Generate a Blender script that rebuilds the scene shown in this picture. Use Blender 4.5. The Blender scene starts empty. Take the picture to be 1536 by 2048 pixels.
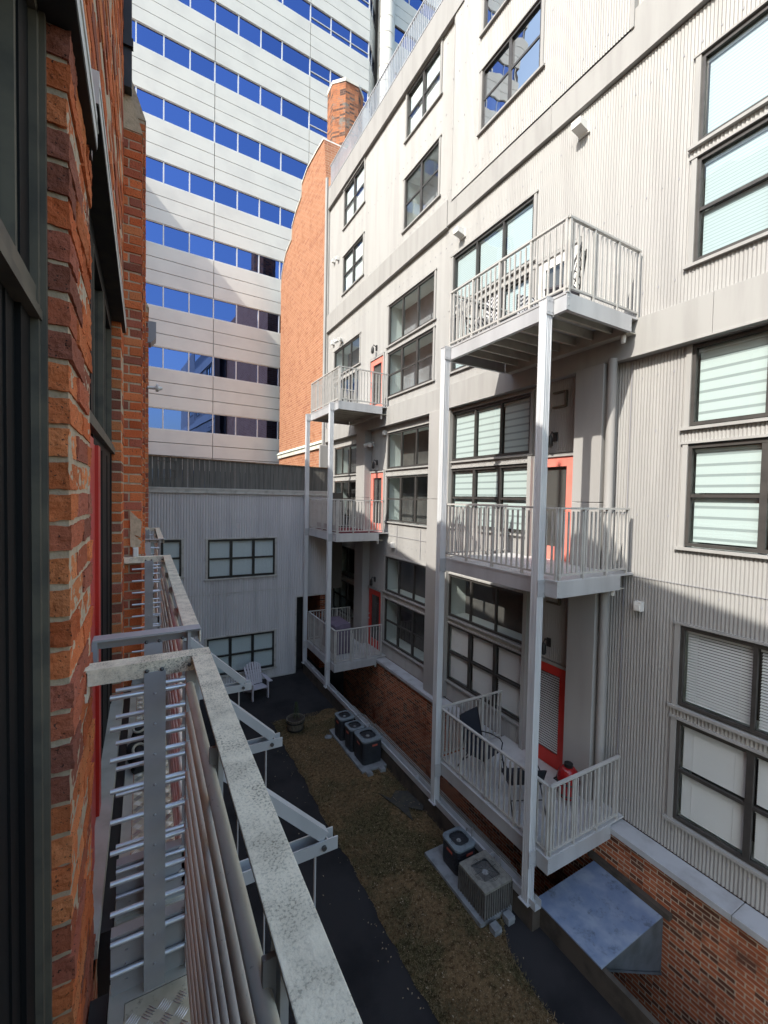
import bpy, math, random
from mathutils import Vector, Matrix
rnd = random.Random(7)
S = bpy.context.scene
COL = S.collection
OZ = 6.75            # eye height above the courtyard; z below is written relative to the eye
PI = math.pi

# ------------------------------------------------------------------ mesh helper
class MB:
    def __init__(s): s.v = []; s.f = []; s.m = []; s.c = []; s.col = None; s.mi = 0
    def face(s, pts):
        n = len(s.v); s.v += [tuple(p) for p in pts]; s.f.append(tuple(range(n, n+len(pts)))); s.m.append(s.mi); s.c.append(s.col)
    def raw(s, vs, fs):
        n = len(s.v); s.v += [tuple(p) for p in vs]
        for f in fs: s.f.append(tuple(n+i for i in f)); s.m.append(s.mi); s.c.append(s.col)
    def box(s, x0, x1, y0, y1, z0, z1, jit=0.0):
        vs = [(x, y, z) for z in (z0, z1) for y in (y0, y1) for x in (x0, x1)]
        if jit: vs = [tuple(c + rnd.uniform(-jit, jit) for c in p) for p in vs]
        s.raw(vs, [(0,2,3,1),(4,5,7,6),(0,1,5,4),(2,6,7,3),(0,4,6,2),(1,3,7,5)])
    def hexa(s, vs): s.raw(vs, [(0,2,3,1),(4,5,7,6),(0,1,5,4),(2,6,7,3),(0,4,6,2),(1,3,7,5)])
    def bar(s, p, q, w, h=None, up=(0,0,1)):
        h = h or w; p = Vector(p); q = Vector(q); d = (q-p).normalized(); u = Vector(up)
        if abs(d.dot(u)) > .98: u = Vector((1,0,0))
        r = d.cross(u).normalized()*w/2; t = r.cross(d).normalized()*h/2
        s.raw([p-r-t, p+r-t, p-r+t, p+r+t, q-r-t, q+r-t, q-r+t, q+r+t],
              [(0,2,3,1),(4,5,7,6),(0,1,5,4),(2,6,7,3),(0,4,6,2),(1,3,7,5)])
    def tube(s, pts, r, n=8, caps=True, r2=None):
        pts = [Vector(p) for p in pts]; rings = []
        for i, p in enumerate(pts):
            d = (pts[min(i+1, len(pts)-1)] - pts[max(i-1, 0)]).normalized()
            u = Vector((0,0,1)) if abs(d.z) < .9 else Vector((1,0,0))
            a = d.cross(u).normalized(); b = a.cross(d)
            rr = r if r2 is None else r + (r2-r)*i/(len(pts)-1)
            rings.append([p + (a*math.cos(2*PI*k/n) + b*math.sin(2*PI*k/n))*rr for k in range(n)])
        vs = [q for rg in rings for q in rg]; fs = []
        for i in range(len(rings)-1):
            for k in range(n): fs.append((i*n+k, i*n+(k+1)%n, (i+1)*n+(k+1)%n, (i+1)*n+k))
        if caps: fs.append(tuple(range(n))); fs.append(tuple(range((len(rings)-1)*n, len(rings)*n)))
        s.raw(vs, fs)
    def lathe(s, prof, c=(0,0,0), n=24):
        vs = []; fs = []
        for r, z in prof:
            for k in range(n): vs.append((c[0]+r*math.cos(2*PI*k/n), c[1]+r*math.sin(2*PI*k/n), c[2]+z))
        for i in range(len(prof)-1):
            for k in range(n): fs.append((i*n+k, i*n+(k+1)%n, (i+1)*n+(k+1)%n, (i+1)*n+k))
        s.raw(vs, fs)
    def prism(s, poly, axis, a, b):      # poly in the two other axes
        def P(u, v, t): return {'x': (t,u,v), 'y': (u,t,v), 'z': (u,v,t)}[axis]
        n = len(poly); vs = [P(u,v,a) for u,v in poly] + [P(u,v,b) for u,v in poly]
        s.raw(vs, [tuple(range(n)), tuple(range(n, 2*n))] + [(i, (i+1)%n, n+(i+1)%n, n+i) for i in range(n)])

ROOT = {}
def obj(name, mb, mats, parent=None, smooth=False, off=None, bevel=0):
    o_ = Vector(off) if off is not None else (ROOT[parent.name] if parent else Vector((0,0,0)))
    me = bpy.data.meshes.new(name)
    me.from_pydata([(x-o_.x, y-o_.y, z-o_.z) for x, y, z in mb.v], [], mb.f)
    if not isinstance(mats, (list, tuple)): mats = [mats]
    for m in mats: me.materials.append(m)
    if len(mats) > 1: me.polygons.foreach_set('material_index', mb.m)
    if any(c is not None for c in mb.c):
        ca = me.color_attributes.new('Col', 'FLOAT_COLOR', 'CORNER'); data = []
        for f, c in zip(mb.f, mb.c): data += list((*(c or (1,1,1)), 1.0))*len(f)
        ca.data.foreach_set('color', data)
    me.validate(); me.update()
    import bmesh
    bm = bmesh.new(); bm.from_mesh(me); bmesh.ops.recalc_face_normals(bm, faces=bm.faces); bm.to_mesh(me); bm.free()
    if smooth:
        for p in me.polygons: p.use_smooth = True
        me.set_sharp_from_angle(angle=math.radians(40))
    o = bpy.data.objects.new(name, me); COL.objects.link(o)
    if parent: o.parent = parent; ROOT[o.name] = o_
    else: o.location = (o_.x, o_.y, o_.z+OZ); ROOT[o.name] = o_
    if bevel:
        b = o.modifiers.new('bevel', 'BEVEL'); b.width = bevel; b.segments = 2; b.limit_method = 'ANGLE'
    return o
def tag(o, label, cat, group=None, kind=None):
    if label: o['label'] = label
    if cat: o['category'] = cat
    if group: o['group'] = group
    if kind: o['kind'] = kind
    return o
def thing(name, label, cat, loc=(0,0,0), group=None, rz=0):
    o = bpy.data.objects.new(name, None); COL.objects.link(o)
    o.location = (loc[0], loc[1], loc[2]+OZ); o.rotation_euler.z = rz; o.empty_display_size = .2
    ROOT[o.name] = Vector(loc); return tag(o, label, cat, group)
def local(name, label, cat, loc, rz=0, group=None):   # thing whose parts are written in its own axes
    o = thing(name, label, cat, loc, group, rz); ROOT[o.name] = Vector((0,0,0)); return o
def copytree(o, parent=None):
    c = o.copy(); COL.objects.link(c)
    if parent: c.parent = parent
    ROOT[c.name] = ROOT[o.name]
    for ch in [k for k in o.children]: copytree(ch, c)
    return c

# ------------------------------------------------------------------ materials
def nodes(name):
    m = bpy.data.materials.new(name); m.use_nodes = True; nt = m.node_tree
    return m, nt, nt.nodes, nt.links, nt.nodes['Principled BSDF']
def mixc(N, L, fac, a, b, mode='MIX'):
    n = N.new('ShaderNodeMix'); n.data_type = 'RGBA'; n.blend_type = mode
    for k, v in ((0, fac), (6, a), (7, b)):
        if hasattr(v, 'links'): L.new(v, n.inputs[k])
        elif k == 0: n.inputs[0].default_value = v
        else: n.inputs[k].default_value = (*v, 1)
    return n.outputs[2]
def ramp(N, L, src, p0, p1):
    r = N.new('ShaderNodeMapRange'); r.inputs[1].default_value = p0; r.inputs[2].default_value = p1; r.interpolation_type = 'SMOOTHSTEP'
    L.new(src, r.inputs[0]); return r.outputs[0]
def noise(N, L, sc, det=4, vec=None, rough=.55, scale3=None):
    n = N.new('ShaderNodeTexNoise'); n.inputs['Scale'].default_value = sc; n.inputs['Detail'].default_value = det; n.inputs['Roughness'].default_value = rough
    if vec is None:
        vec = N.new('ShaderNodeTexCoord').outputs['Object']
    if scale3:
        mp = N.new('ShaderNodeMapping'); mp.inputs['Scale'].default_value = scale3; L.new(vec, mp.inputs[0]); vec = mp.outputs[0]
    L.new(vec, n.inputs['Vector']); return n.outputs['Fac']
def mat(name, c, rough=.6, metal=0, c2=None, sc=6, streak=None, bump=0, bsc=60, spec=.5, speck=None, p=(.4,.7)):
    m, nt, N, L, B = nodes(name)
    B.inputs['Roughness'].default_value = rough; B.inputs['Metallic'].default_value = metal; B.inputs['Specular IOR Level'].default_value = spec
    out = None
    if c2:
        out = mixc(N, L, ramp(N, L, noise(N, L, sc, 6, scale3=streak), *p), c, c2)
    if speck:
        cs, ssc, lo, hi = speck
        out = mixc(N, L, ramp(N, L, noise(N, L, ssc, 8, rough=.75), lo, hi), out if out else c, cs)
    if out: L.new(out, B.inputs['Base Color'])
    else: B.inputs['Base Color'].default_value = (*c, 1)
    if bump:
        b = N.new('ShaderNodeBump'); b.inputs['Strength'].default_value = bump; b.inputs['Distance'].default_value = .004
        L.new(noise(N, L, bsc, 6), b.inputs['Height']); L.new(b.outputs[0], B.inputs['Normal'])
    return m
def boxmap(N, L):       # brick courses follow whichever way a wall faces
    tc = N.new('ShaderNodeTexCoord').outputs['Object']
    g = N.new('ShaderNodeSeparateXYZ'); L.new(N.new('ShaderNodeTexCoord').outputs['Normal'], g.inputs[0])
    ab = N.new('ShaderNodeMath'); ab.operation = 'ABSOLUTE'; L.new(g.outputs[0], ab.inputs[0])
    gt = N.new('ShaderNodeMath'); gt.operation = 'GREATER_THAN'; gt.inputs[1].default_value = .5; L.new(ab.outputs[0], gt.inputs[0])
    s = N.new('ShaderNodeSeparateXYZ'); L.new(tc, s.inputs[0])
    mx = N.new('ShaderNodeMix'); L.new(gt.outputs[0], mx.inputs[0]); L.new(s.outputs[0], mx.inputs[2]); L.new(s.outputs[1], mx.inputs[3])
    c = N.new('ShaderNodeCombineXYZ'); L.new(mx.outputs[0], c.inputs[0]); L.new(s.outputs[2], c.inputs[1]); return c.outputs[0]
def brick(name, a, b, mortar, dark=(.05,.02,.015), dk=(.62,.75), w=.21, h=.072, ms=.012, soot=None, patch=None, mott=.55):
    m, nt, N, L, B = nodes(name); v = boxmap(N, L)
    t = N.new('ShaderNodeTexBrick'); L.new(v, t.inputs['Vector']); t.inputs['Scale'].default_value = 1
    t.inputs['Brick Width'].default_value = w; t.inputs['Row Height'].default_value = h; t.inputs['Mortar Size'].default_value = ms/2; t.inputs['Mortar Smooth'].default_value = .25
    t.inputs['Color1'].default_value = (*a,1); t.inputs['Color2'].default_value = (*b,1); t.inputs['Mortar'].default_value = (*mortar,1); t.inputs['Bias'].default_value = -.1
    col = t.outputs['Color']
    # single burnt bricks: noise sampled once per brick cell
    sn = N.new('ShaderNodeVectorMath'); sn.operation = 'SNAP'; sn.inputs[1].default_value = (w, h, 1); L.new(v, sn.inputs[0])
    wn = N.new('ShaderNodeTexWhiteNoise'); wn.noise_dimensions = '2D'; L.new(sn.outputs[0], wn.inputs[0])
    col2 = mixc(N, L, ramp(N, L, wn.outputs[0], dk[0]+.15, dk[1]+.2), col, dark)
    col = mixc(N, L, t.outputs['Fac'], col2, mortar)
    col = mixc(N, L, ramp(N, L, noise(N, L, 1.3, 8, rough=.7), .5, .72), col, tuple(x*mott for x in b))
    if soot: col = mixc(N, L, ramp(N, L, noise(N, L, soot[1], 8, rough=.75), soot[2], soot[3]), col, soot[0])
    if patch: col = mixc(N, L, ramp(N, L, noise(N, L, patch[1], 8, rough=.8), patch[2], patch[3]), col, patch[0])
    L.new(col, B.inputs['Base Color']); B.inputs['Roughness'].default_value = .9; B.inputs['Specular IOR Level'].default_value = .2
    bp = N.new('ShaderNodeBump'); bp.inputs['Strength'].default_value = .7; bp.inputs['Distance'].default_value = .008; bp.invert = True
    ad = N.new('ShaderNodeMath'); ad.operation = 'MULTIPLY_ADD'; ad.inputs[1].default_value = .5; L.new(noise(N, L, 90, 5), ad.inputs[0]); L.new(t.outputs['Fac'], ad.inputs[2])
    L.new(ad.outputs[0], bp.inputs['Height']); L.new(bp.outputs[0], B.inputs['Normal']); return m
def glassmat(name, tint=(.75,.8,.8), boost=1.0, base=.05):
    m, nt, N, L, B = nodes(name); N.remove(B); o = N['Material Output']
    tr = N.new('ShaderNodeBsdfTransparent'); tr.inputs[0].default_value = (*tint,1)
    g = N.new('ShaderNodeBsdfGlossy'); g.inputs['Roughness'].default_value = .004; g.inputs[0].default_value = (.95,.97,1,1)
    bp = N.new('ShaderNodeBump'); bp.inputs['Strength'].default_value = .12; bp.inputs['Distance'].default_value = .02; L.new(noise(N, L, 1.6, 1), bp.inputs['Height']); L.new(bp.outputs[0], g.inputs['Normal'])
    ge = N.new('ShaderNodeNewGeometry'); dt = N.new('ShaderNodeVectorMath'); dt.operation = 'DOT_PRODUCT'; L.new(ge.outputs['Incoming'], dt.inputs[0]); L.new(ge.outputs['Normal'], dt.inputs[1])
    ab = N.new('ShaderNodeMath'); ab.operation = 'ABSOLUTE'; L.new(dt.outputs['Value'], ab.inputs[0])
    om = N.new('ShaderNodeMath'); om.operation = 'SUBTRACT'; om.inputs[0].default_value = 1; L.new(ab.outputs[0], om.inputs[1])
    pw = N.new('ShaderNodeMath'); pw.operation = 'POWER'; pw.inputs[1].default_value = 4.5; L.new(om.outputs[0], pw.inputs[0])
    ma = N.new('ShaderNodeMath'); ma.operation = 'MULTIPLY_ADD'; ma.use_clamp = True; ma.inputs[1].default_value = boost*.95; ma.inputs[2].default_value = base; L.new(pw.outputs[0], ma.inputs[0])
    mx = N.new('ShaderNodeMixShader'); L.new(ma.outputs[0], mx.inputs[0]); L.new(tr.outputs[0], mx.inputs[1]); L.new(g.outputs[0], mx.inputs[2]); L.new(mx.outputs[0], o.inputs[0]); return m
def stripemat(name, c, c2, pitch, frac, ofs=0):
    m, nt, N, L, B = nodes(name)
    s = N.new('ShaderNodeSeparateXYZ'); L.new(N.new('ShaderNodeTexCoord').outputs['Object'], s.inputs[0])
    a = N.new('ShaderNodeMath'); a.operation = 'MULTIPLY_ADD'; a.inputs[1].default_value = 1/pitch; a.inputs[2].default_value = ofs+100; L.new(s.outputs[2], a.inputs[0])
    f = N.new('ShaderNodeMath'); f.operation = 'FRACT'; L.new(a.outputs[0], f.inputs[0])
    L.new(mixc(N, L, ramp(N, L, f.outputs[0], frac-.02, frac+.02), c, c2), B.inputs['Base Color']); B.inputs['Roughness'].default_value = .7; return m
def colattr(name, speck=(.05,.03,.025), rough=.92):
    m, nt, N, L, B = nodes(name)
    a = N.new('ShaderNodeAttribute'); a.attribute_name = 'Col'
    c = mixc(N, L, ramp(N, L, noise(N, L, 9, 8, rough=.7), .38, .72), a.outputs['Color'], (.95,.8,.7), 'MULTIPLY')
    c = mixc(N, L, ramp(N, L, noise(N, L, 130, 4, rough=.65), .60, .66), c, speck)
    c = mixc(N, L, ramp(N, L, noise(N, L, 22, 9, rough=.8), .72, .80), c, (.46,.38,.29))
    L.new(c, B.inputs['Base Color']); B.inputs['Roughness'].default_value = rough; B.inputs['Specular IOR Level'].default_value = .2
    b = N.new('ShaderNodeBump'); b.inputs['Strength'].default_value = 1; b.inputs['Distance'].default_value = .006
    L.new(noise(N, L, 90, 8, rough=.65), b.inputs['Height']); L.new(b.outputs[0], B.inputs['Normal']); return m

M = {}
M['corr'] = mat('painted_corrugated_steel', (.35,.346,.336), .5, c2=(.305,.30,.292), sc=3.5, streak=(1,1,.07), spec=.3, speck=((.30,.29,.27), 14, .60, .80))
M['corr_grey'] = mat('grey_corrugated_steel', (.56,.55,.565), .45, c2=(.46,.455,.475), sc=3, streak=(1,1,.1), spec=.5, speck=((.36,.355,.37), 10, .6, .8))
M['trim'] = mat('painted_trim', (.355,.351,.34), .55, c2=(.31,.305,.295), sc=4, streak=(1,1,.12), bump=.15, speck=((.30,.29,.26), 9, .62, .82), spec=.3)
M['column'] = mat('painted_column', (.36,.353,.343), .6, c2=(.31,.302,.292), sc=1.5, streak=(1,1,.2), bump=.2)
M['galv'] = mat('galvanised_steel', (.53,.54,.555), .42, .25, c2=(.43,.44,.455), sc=3, streak=(1,1,.15), p=(.35,.75))
M['alu'] = mat('aluminium_post', (.68,.70,.72), .4, .2, c2=(.52,.54,.57), sc=8, streak=(1,1,.06))
M['rail_alu'] = mat('grey_painted_rail', (.50,.49,.465), .5, .1, c2=(.41,.40,.38), sc=4)
M['lichen_rail'] = mat('weathered_rail_cap', (.88,.79,.62), .8, .0, c2=(.74,.66,.52), sc=16, speck=((.30,.26,.19), 260, .53, .64), bump=.5, bsc=160)
M['own_grey'] = mat('grey_coated_aluminium', (.44,.44,.46), .45, .15, c2=(.37,.37,.385), sc=5, speck=((.45,.44,.42), 60, .66, .75))
M['own_light'] = mat('dull_aluminium_tube', (.86,.81,.73), .42, .05, c2=(.74,.69,.62), sc=6, speck=((.3,.27,.23), 120, .6, .72))
M['rung'] = mat('bright_aluminium_rung', (.70,.72,.76), .3, .75)
M['bolt'] = mat('bolt', (.12,.12,.12), .4, .8)
M['deck'] = mat('tread_plate', (.68,.64,.52), .5, .15, c2=(.50,.47,.36), sc=7, speck=((.2,.18,.12), 30, .56, .7))
M['deckframe'] = mat('deck_frame', (.56,.54,.48), .6, .1, c2=(.42,.40,.34), sc=6)
M['whitedeck'] = mat('pale_dimpled_deck', (.52,.52,.52), .55, .1, c2=(.42,.42,.43), sc=3)
M['under'] = mat('galvanised_joist', (.52,.50,.43), .55, .25, c2=(.42,.40,.34), sc=3)
M['bronze'] = mat('dark_bronze_frame', (.075,.07,.066), .45, .3, c2=(.055,.052,.05), sc=5)
M['bronze_sun'] = mat('sunlit_bronze_frame', (.20,.185,.17), .5, .2, c2=(.16,.15,.14), sc=5)  # bronze frame with its sunlit look put into the colour; not applied
M['black'] = mat('black_frame', (.02,.021,.022), .4, .2, c2=(.03,.03,.032), sc=4)
M['dkframe'] = mat('charcoal_frame', (.011,.011,.0115), .6, .0, spec=.15, speck=((.1,.1,.1), 200, .66, .75))
M['bead'] = mat('grey_brown_bead', (.15,.13,.10), .6, .0, c2=(.10,.09,.075), sc=10, spec=.2)
M['glass'] = glassmat('window_glass', (.85,.9,.9), 1.1, .06)
M['glass_dark'] = glassmat('shaded_window_glass', (.86,.9,.9), 1.0, .05)
M['glass_blue'] = glassmat('coated_blue_glass', (.5,.6,.7), .9, .42)
M['frost'] = mat('frosted_pane', (.80,.83,.85), .25, c2=(.68,.72,.75), sc=60, spec=.6)
M['zebra'] = stripemat('banded_roller_shade', (.62,.68,.67), (.36,.40,.40), .16, .74)
M['fine'] = stripemat('closed_mini_blind', (.55,.63,.65), (.36,.43,.46), .05, .78)
M['slat'] = mat('blind_slat', (.85,.83,.84), .6)
M['card'] = mat('white_card_blind', (.85,.88,.87), .7)
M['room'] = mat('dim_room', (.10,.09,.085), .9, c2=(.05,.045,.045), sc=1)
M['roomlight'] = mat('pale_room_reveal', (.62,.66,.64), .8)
M['lavender'] = mat('lavender_reflection_back', (.30,.29,.31), .9, c2=(.2,.19,.2), sc=1)  # tower reflection put into the colour of the recess back wall
M['red'] = mat('red_door_paint', (.56,.035,.025), .4, c2=(.50,.03,.02), sc=4)
M['pink'] = mat('pale_coral_door', (.78,.24,.19), .45, c2=(.74,.21,.165), sc=3)  # paler coral used on most upper-storey doors
M['concrete'] = mat('concrete_ledge', (.42,.43,.45), .85, c2=(.33,.33,.34), sc=3, speck=((.22,.22,.22), 45, .62, .75), bump=.3)
M['conc_dark'] = mat('damp_concrete', (.075,.06,.047), .95, c2=(.035,.029,.024), sc=3, bump=.5)
M['asphalt'] = mat('asphalt', (.027,.025,.026), .95, c2=(.012,.0115,.013), sc=1.0, speck=((.05,.05,.05), 140, .66, .74), bump=.6, bsc=120, spec=.25)
M['tower'] = mat('precast_panel', (.70,.69,.64), .55, c2=(.63,.62,.58), sc=.6, bump=.05)
M['joint'] = mat('panel_joint', (.10,.09,.08), .9)
M['mull'] = mat('white_mullion', (.68,.68,.68), .4, .1)
M['board'] = mat('weathered_boards', (.16,.155,.14), .9, c2=(.10,.098,.09), sc=4, streak=(6,6,.25), bump=.3)
M['brownwood'] = mat('brown_coping', (.16,.09,.05), .8, c2=(.3,.22,.14), sc=8)
M['cap'] = mat('zinc_cap', (.50,.49,.47), .5, .2, c2=(.33,.32,.3), sc=5, p=(.45,.75))
M['brickR'] = brick('old_red_brick_base', (.44,.14,.065), (.30,.085,.042), (.50,.41,.31), ms=.016, dark=(.12,.05,.032), dk=(.5,.65), patch=((.38,.30,.22), 3.2, .58, .70), soot=((.10,.06,.045), 1.1, .52, .72))
M['brickF'] = brick('orange_brick_gable', (.41,.19,.108), (.35,.155,.085), (.44,.29,.20), dark=(.30,.12,.07), w=.42, h=.14, ms=.03, soot=((.36,.19,.13), .25, .6, .9), mott=.85)
M['brickC'] = brick('sooty_chimney_brick', (.42,.17,.08), (.34,.13,.07), (.22,.14,.1), dark=(.10,.06,.05), dk=(.45,.6), w=.3, h=.11, ms=.02, soot=((.20,.19,.17), .9, .52, .66))
M['brickL'] = brick('red_brick_wall', (.30,.075,.03), (.24,.06,.025), (.42,.34,.25))
M['bricks'] = colattr('hand_made_red_bricks')
M['mortar'] = mat('lime_mortar', (.58,.45,.32), .95, c2=(.44,.34,.24), sc=25, bump=.9, bsc=70)
M['stone'] = mat('pale_coping', (.66,.64,.58), .7, c2=(.5,.48,.42), sc=2)
M['copper'] = mat('pale_green_flashing', (.55,.66,.58), .6)
M['lintel'] = mat('grey_lintel_steel', (.72,.71,.68), .55, .0, c2=(.6,.59,.56), sc=6, speck=((.2,.12,.07), 50, .66, .76))
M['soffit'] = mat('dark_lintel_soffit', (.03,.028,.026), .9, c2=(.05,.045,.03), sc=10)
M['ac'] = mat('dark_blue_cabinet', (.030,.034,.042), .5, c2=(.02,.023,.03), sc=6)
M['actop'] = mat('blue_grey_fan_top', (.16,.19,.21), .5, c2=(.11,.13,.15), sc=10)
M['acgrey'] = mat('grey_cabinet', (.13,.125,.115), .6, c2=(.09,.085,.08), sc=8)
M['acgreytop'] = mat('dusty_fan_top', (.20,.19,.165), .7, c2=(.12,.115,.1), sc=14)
M['fan'] = mat('dark_fan', (.02,.02,.022), .5)
M['hub'] = mat('fan_motor', (.35,.36,.36), .45, .4)
M['blade'] = mat('fan_blade', (.40,.43,.46), .45, .3)
M['badge'] = mat('red_badge', (.45,.10,.07), .5)
M['pad'] = mat('concrete_pad', (.22,.23,.24), .9, c2=(.13,.135,.14), sc=5)
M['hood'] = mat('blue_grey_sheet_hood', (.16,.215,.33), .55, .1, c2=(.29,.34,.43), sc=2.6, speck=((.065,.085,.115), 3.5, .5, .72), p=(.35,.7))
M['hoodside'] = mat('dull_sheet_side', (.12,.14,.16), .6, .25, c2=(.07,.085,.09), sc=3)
M['plastic_grey'] = mat('lilac_grey_plastic', (.46,.44,.48), .5)
M['wood_tub'] = mat('stained_barrel_staves', (.13,.11,.085), .85, c2=(.06,.052,.042), sc=12, streak=(4,4,.3), bump=.4)
M['soil'] = mat('soil', (.035,.026,.018), .95, bump=.8)
M['leaf'] = mat('conifer_needles', (.045,.075,.03), .8, c2=(.07,.10,.04), sc=30)
M['sling'] = mat('navy_sling', (.012,.016,.026), .75)
M['chairmetal'] = mat('black_chair_tube', (.014,.014,.018), .4, .3)
M['kam'] = mat('glazed_red_ceramic', (.30,.012,.014), .18, c2=(.24,.01,.012), sc=20)
M['iron'] = mat('black_iron', (.02,.02,.02), .5, .4)
M['cover'] = mat('plum_grill_cover', (.15,.12,.17), .9, c2=(.11,.09,.13), sc=4, bump=.5, bsc=8)
M['mat'] = mat('maroon_mat', (.13,.008,.02), .95, c2=(.09,.006,.015), sc=20)
M['whitebox'] = mat('white_fitting', (.72,.72,.70), .5)
M['greybox'] = mat('grey_fitting', (.30,.30,.33), .5)
M['lamp'] = mat('black_lantern', (.03,.03,.03), .5, .2)
M['pipe'] = mat('grey_pipe', (.22,.215,.2), .5, .2)
M['wicker'] = mat('dark_chair_weave', (.05,.045,.06), .7)
M['rope'] = mat('green_strap', (.12,.30,.12), .7)
M['shoe'] = mat('black_shoe_fabric', (.02,.02,.022), .8)
M['shoerim'] = mat('pale_shoe_collar', (.5,.46,.38), .8)
M['metalleg'] = mat('dark_leg', (.03,.03,.03), .5)
M['flyer'] = mat('white_paper', (.75,.75,.73), .7)
M['orange'] = mat('orange_ornament', (.70,.30,.08), .6)

# pattern cloth: zigzag
def zig():
    m, nt, N, L, B = nodes('black_and_white_zigzag_cloth')
    s = N.new('ShaderNodeSeparateXYZ'); L.new(N.new('ShaderNodeTexCoord').outputs['Object'], s.inputs[0])
    pp = N.new('ShaderNodeMath'); pp.operation = 'PINGPONG'; pp.inputs[1].default_value = .06
    su = N.new('ShaderNodeMath'); su.operation = 'ADD'; L.new(s.outputs[0], su.inputs[0]); L.new(s.outputs[1], su.inputs[1]); L.new(su.outputs[0], pp.inputs[0])
    a = N.new('ShaderNodeMath'); a.operation = 'ADD'; L.new(pp.outputs[0], a.inputs[0]); L.new(s.outputs[2], a.inputs[1])
    q = N.new('ShaderNodeMath'); q.operation = 'MULTIPLY_ADD'; q.inputs[1].default_value = 12; q.inputs[2].default_value = 50; L.new(a.outputs[0], q.inputs[0])
    f = N.new('ShaderNodeMath'); f.operation = 'FRACT'; L.new(q.outputs[0], f.inputs[0])
    L.new(mixc(N, L, ramp(N, L, f.outputs[0], .45, .55), (.03,.03,.04), (.65,.65,.66)), B.inputs['Base Color']); B.inputs['Roughness'].default_value = .9; return m
M['zig'] = zig()
def towerglass(name, tint, dif, fac):
    m, nt, N, L, B = nodes(name); N.remove(B); o = N['Material Output']
    d = N.new('ShaderNodeBsdfDiffuse'); d.inputs[0].default_value = (*dif,1)
    oi = N.new('ShaderNodeObjectInfo'); rr_ = N.new('ShaderNodeMapRange'); rr_.inputs[3].default_value = .0; rr_.inputs[4].default_value = .5; L.new(oi.outputs['Random'], rr_.inputs[0])
    g = N.new('ShaderNodeBsdfGlossy'); L.new(mixc(N, L, rr_.outputs[0], tint, tuple(min(1, x*1.35+.02) for x in tint)), g.inputs[0]); g.inputs['Roughness'].default_value = .004
    bp = N.new('ShaderNodeBump'); bp.inputs['Strength'].default_value = .06; bp.inputs['Distance'].default_value = .02; L.new(noise(N, L, .9, 1), bp.inputs['Height']); L.new(bp.outputs[0], g.inputs['Normal'])
    mx = N.new('ShaderNodeMixShader'); mx.inputs[0].default_value = fac
    L.new(d.outputs[0], mx.inputs[1]); L.new(g.outputs[0], mx.inputs[2]); L.new(mx.outputs[0], o.inputs[0]); return m
M['tglass'] = towerglass('blue_mirror_glass', (.085,.145,.36), (.004,.012,.05), .94)
def lawnmat():
    m, nt, N, L, B = nodes('dormant_lawn')
    c = mixc(N, L, ramp(N, L, noise(N, L, .8, 7, rough=.7), .44, .56), (.165,.105,.052), (.075,.062,.028))
    c = mixc(N, L, ramp(N, L, noise(N, L, 3.0, 9, rough=.75), .55, .72), c, (.05,.04,.025))
    c = mixc(N, L, ramp(N, L, noise(N, L, 75, 5), .58, .70), c, (.34,.26,.17))
    c = mixc(N, L, ramp(N, L, noise(N, L, 14, 6, rough=.75), .40, .66), c, (.33,.30,.27), 'MULTIPLY')
    c = mixc(N, L, ramp(N, L, noise(N, L, 38, 3), .60, .68), c, (.24,.17,.10))
    L.new(c, B.inputs['Base Color']); B.inputs['Roughness'].default_value = .95; B.inputs['Specular IOR Level'].default_value = .1
    b = N.new('ShaderNodeBump'); b.inputs['Strength'].default_value = .9; b.inputs['Distance'].default_value = .02
    L.new(noise(N, L, 45, 8, rough=.7), b.inputs['Height']); L.new(b.outputs[0], B.inputs['Normal']); return m
M['lawn'] = lawnmat()
M['blades'] = mat('dry_grass_blades', (.17,.115,.058), .9, c2=(.075,.066,.028), sc=1.2)
M['leaflit'] = mat('dry_leaves', (.32,.25,.17), .8, c2=(.18,.11,.06), sc=5)
def capmat():
    m, nt, N, L, B = nodes('weathered_speckled_cap')
    c = mixc(N, L, ramp(N, L, noise(N, L, 14, 8, rough=.7), .38, .66), (.88,.79,.63), (.66,.59,.47))
    f = N.new('ShaderNodeMath'); f.operation = 'MULTIPLY'; L.new(ramp(N, L, noise(N, L, 240, 4, rough=.65), .50, .60), f.inputs[0]); L.new(ramp(N, L, noise(N, L, 7, 5, rough=.7), .36, .66), f.inputs[1])
    c = mixc(N, L, f.outputs[0], c, (.22,.19,.14)); L.new(c, B.inputs['Base Color']); B.inputs['Roughness'].default_value = .8; B.inputs['Specular IOR Level'].default_value = .3
    b = N.new('ShaderNodeBump'); b.inputs['Strength'].default_value = .5; b.inputs['Distance'].default_value = .002; L.new(noise(N, L, 200, 6), b.inputs['Height']); L.new(b.outputs[0], B.inputs['Normal']); return m
M['lichen_rail'] = capmat()
#@@BUILD
# ------------------------------------------------------------------ ground
GZ = -6.75
g = MB()
for x0, x1, y0, y1 in ((-70,5.55,-40,130),(5.55,90,15.7,130),(5.55,90,-40,-6),(7.3,90,-6,15.7)): g.face([(x0,y0,GZ),(x1,y0,GZ),(x1,y1,GZ),(x0,y1,GZ)])
g.face([(5.55,-6,-8.3),(7.3,-6,-8.3),(7.3,15.7,-8.3),(5.55,15.7,-8.3)])
g.face([(5.55,-6,-8.3),(5.55,15.7,-8.3),(5.55,15.7,GZ),(5.55,-6,GZ)])
g.face([(5.55,-6,-8.3),(7.3,-6,-8.3),(7.3,-6,GZ),(5.55,-6,GZ)]); g.face([(5.55,15.7,-8.3),(7.3,15.7,-8.3),(7.3,15.7,GZ),(5.55,15.7,GZ)])
tag(obj('ground', g, M['asphalt']), None, None, kind='structure')
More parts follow.
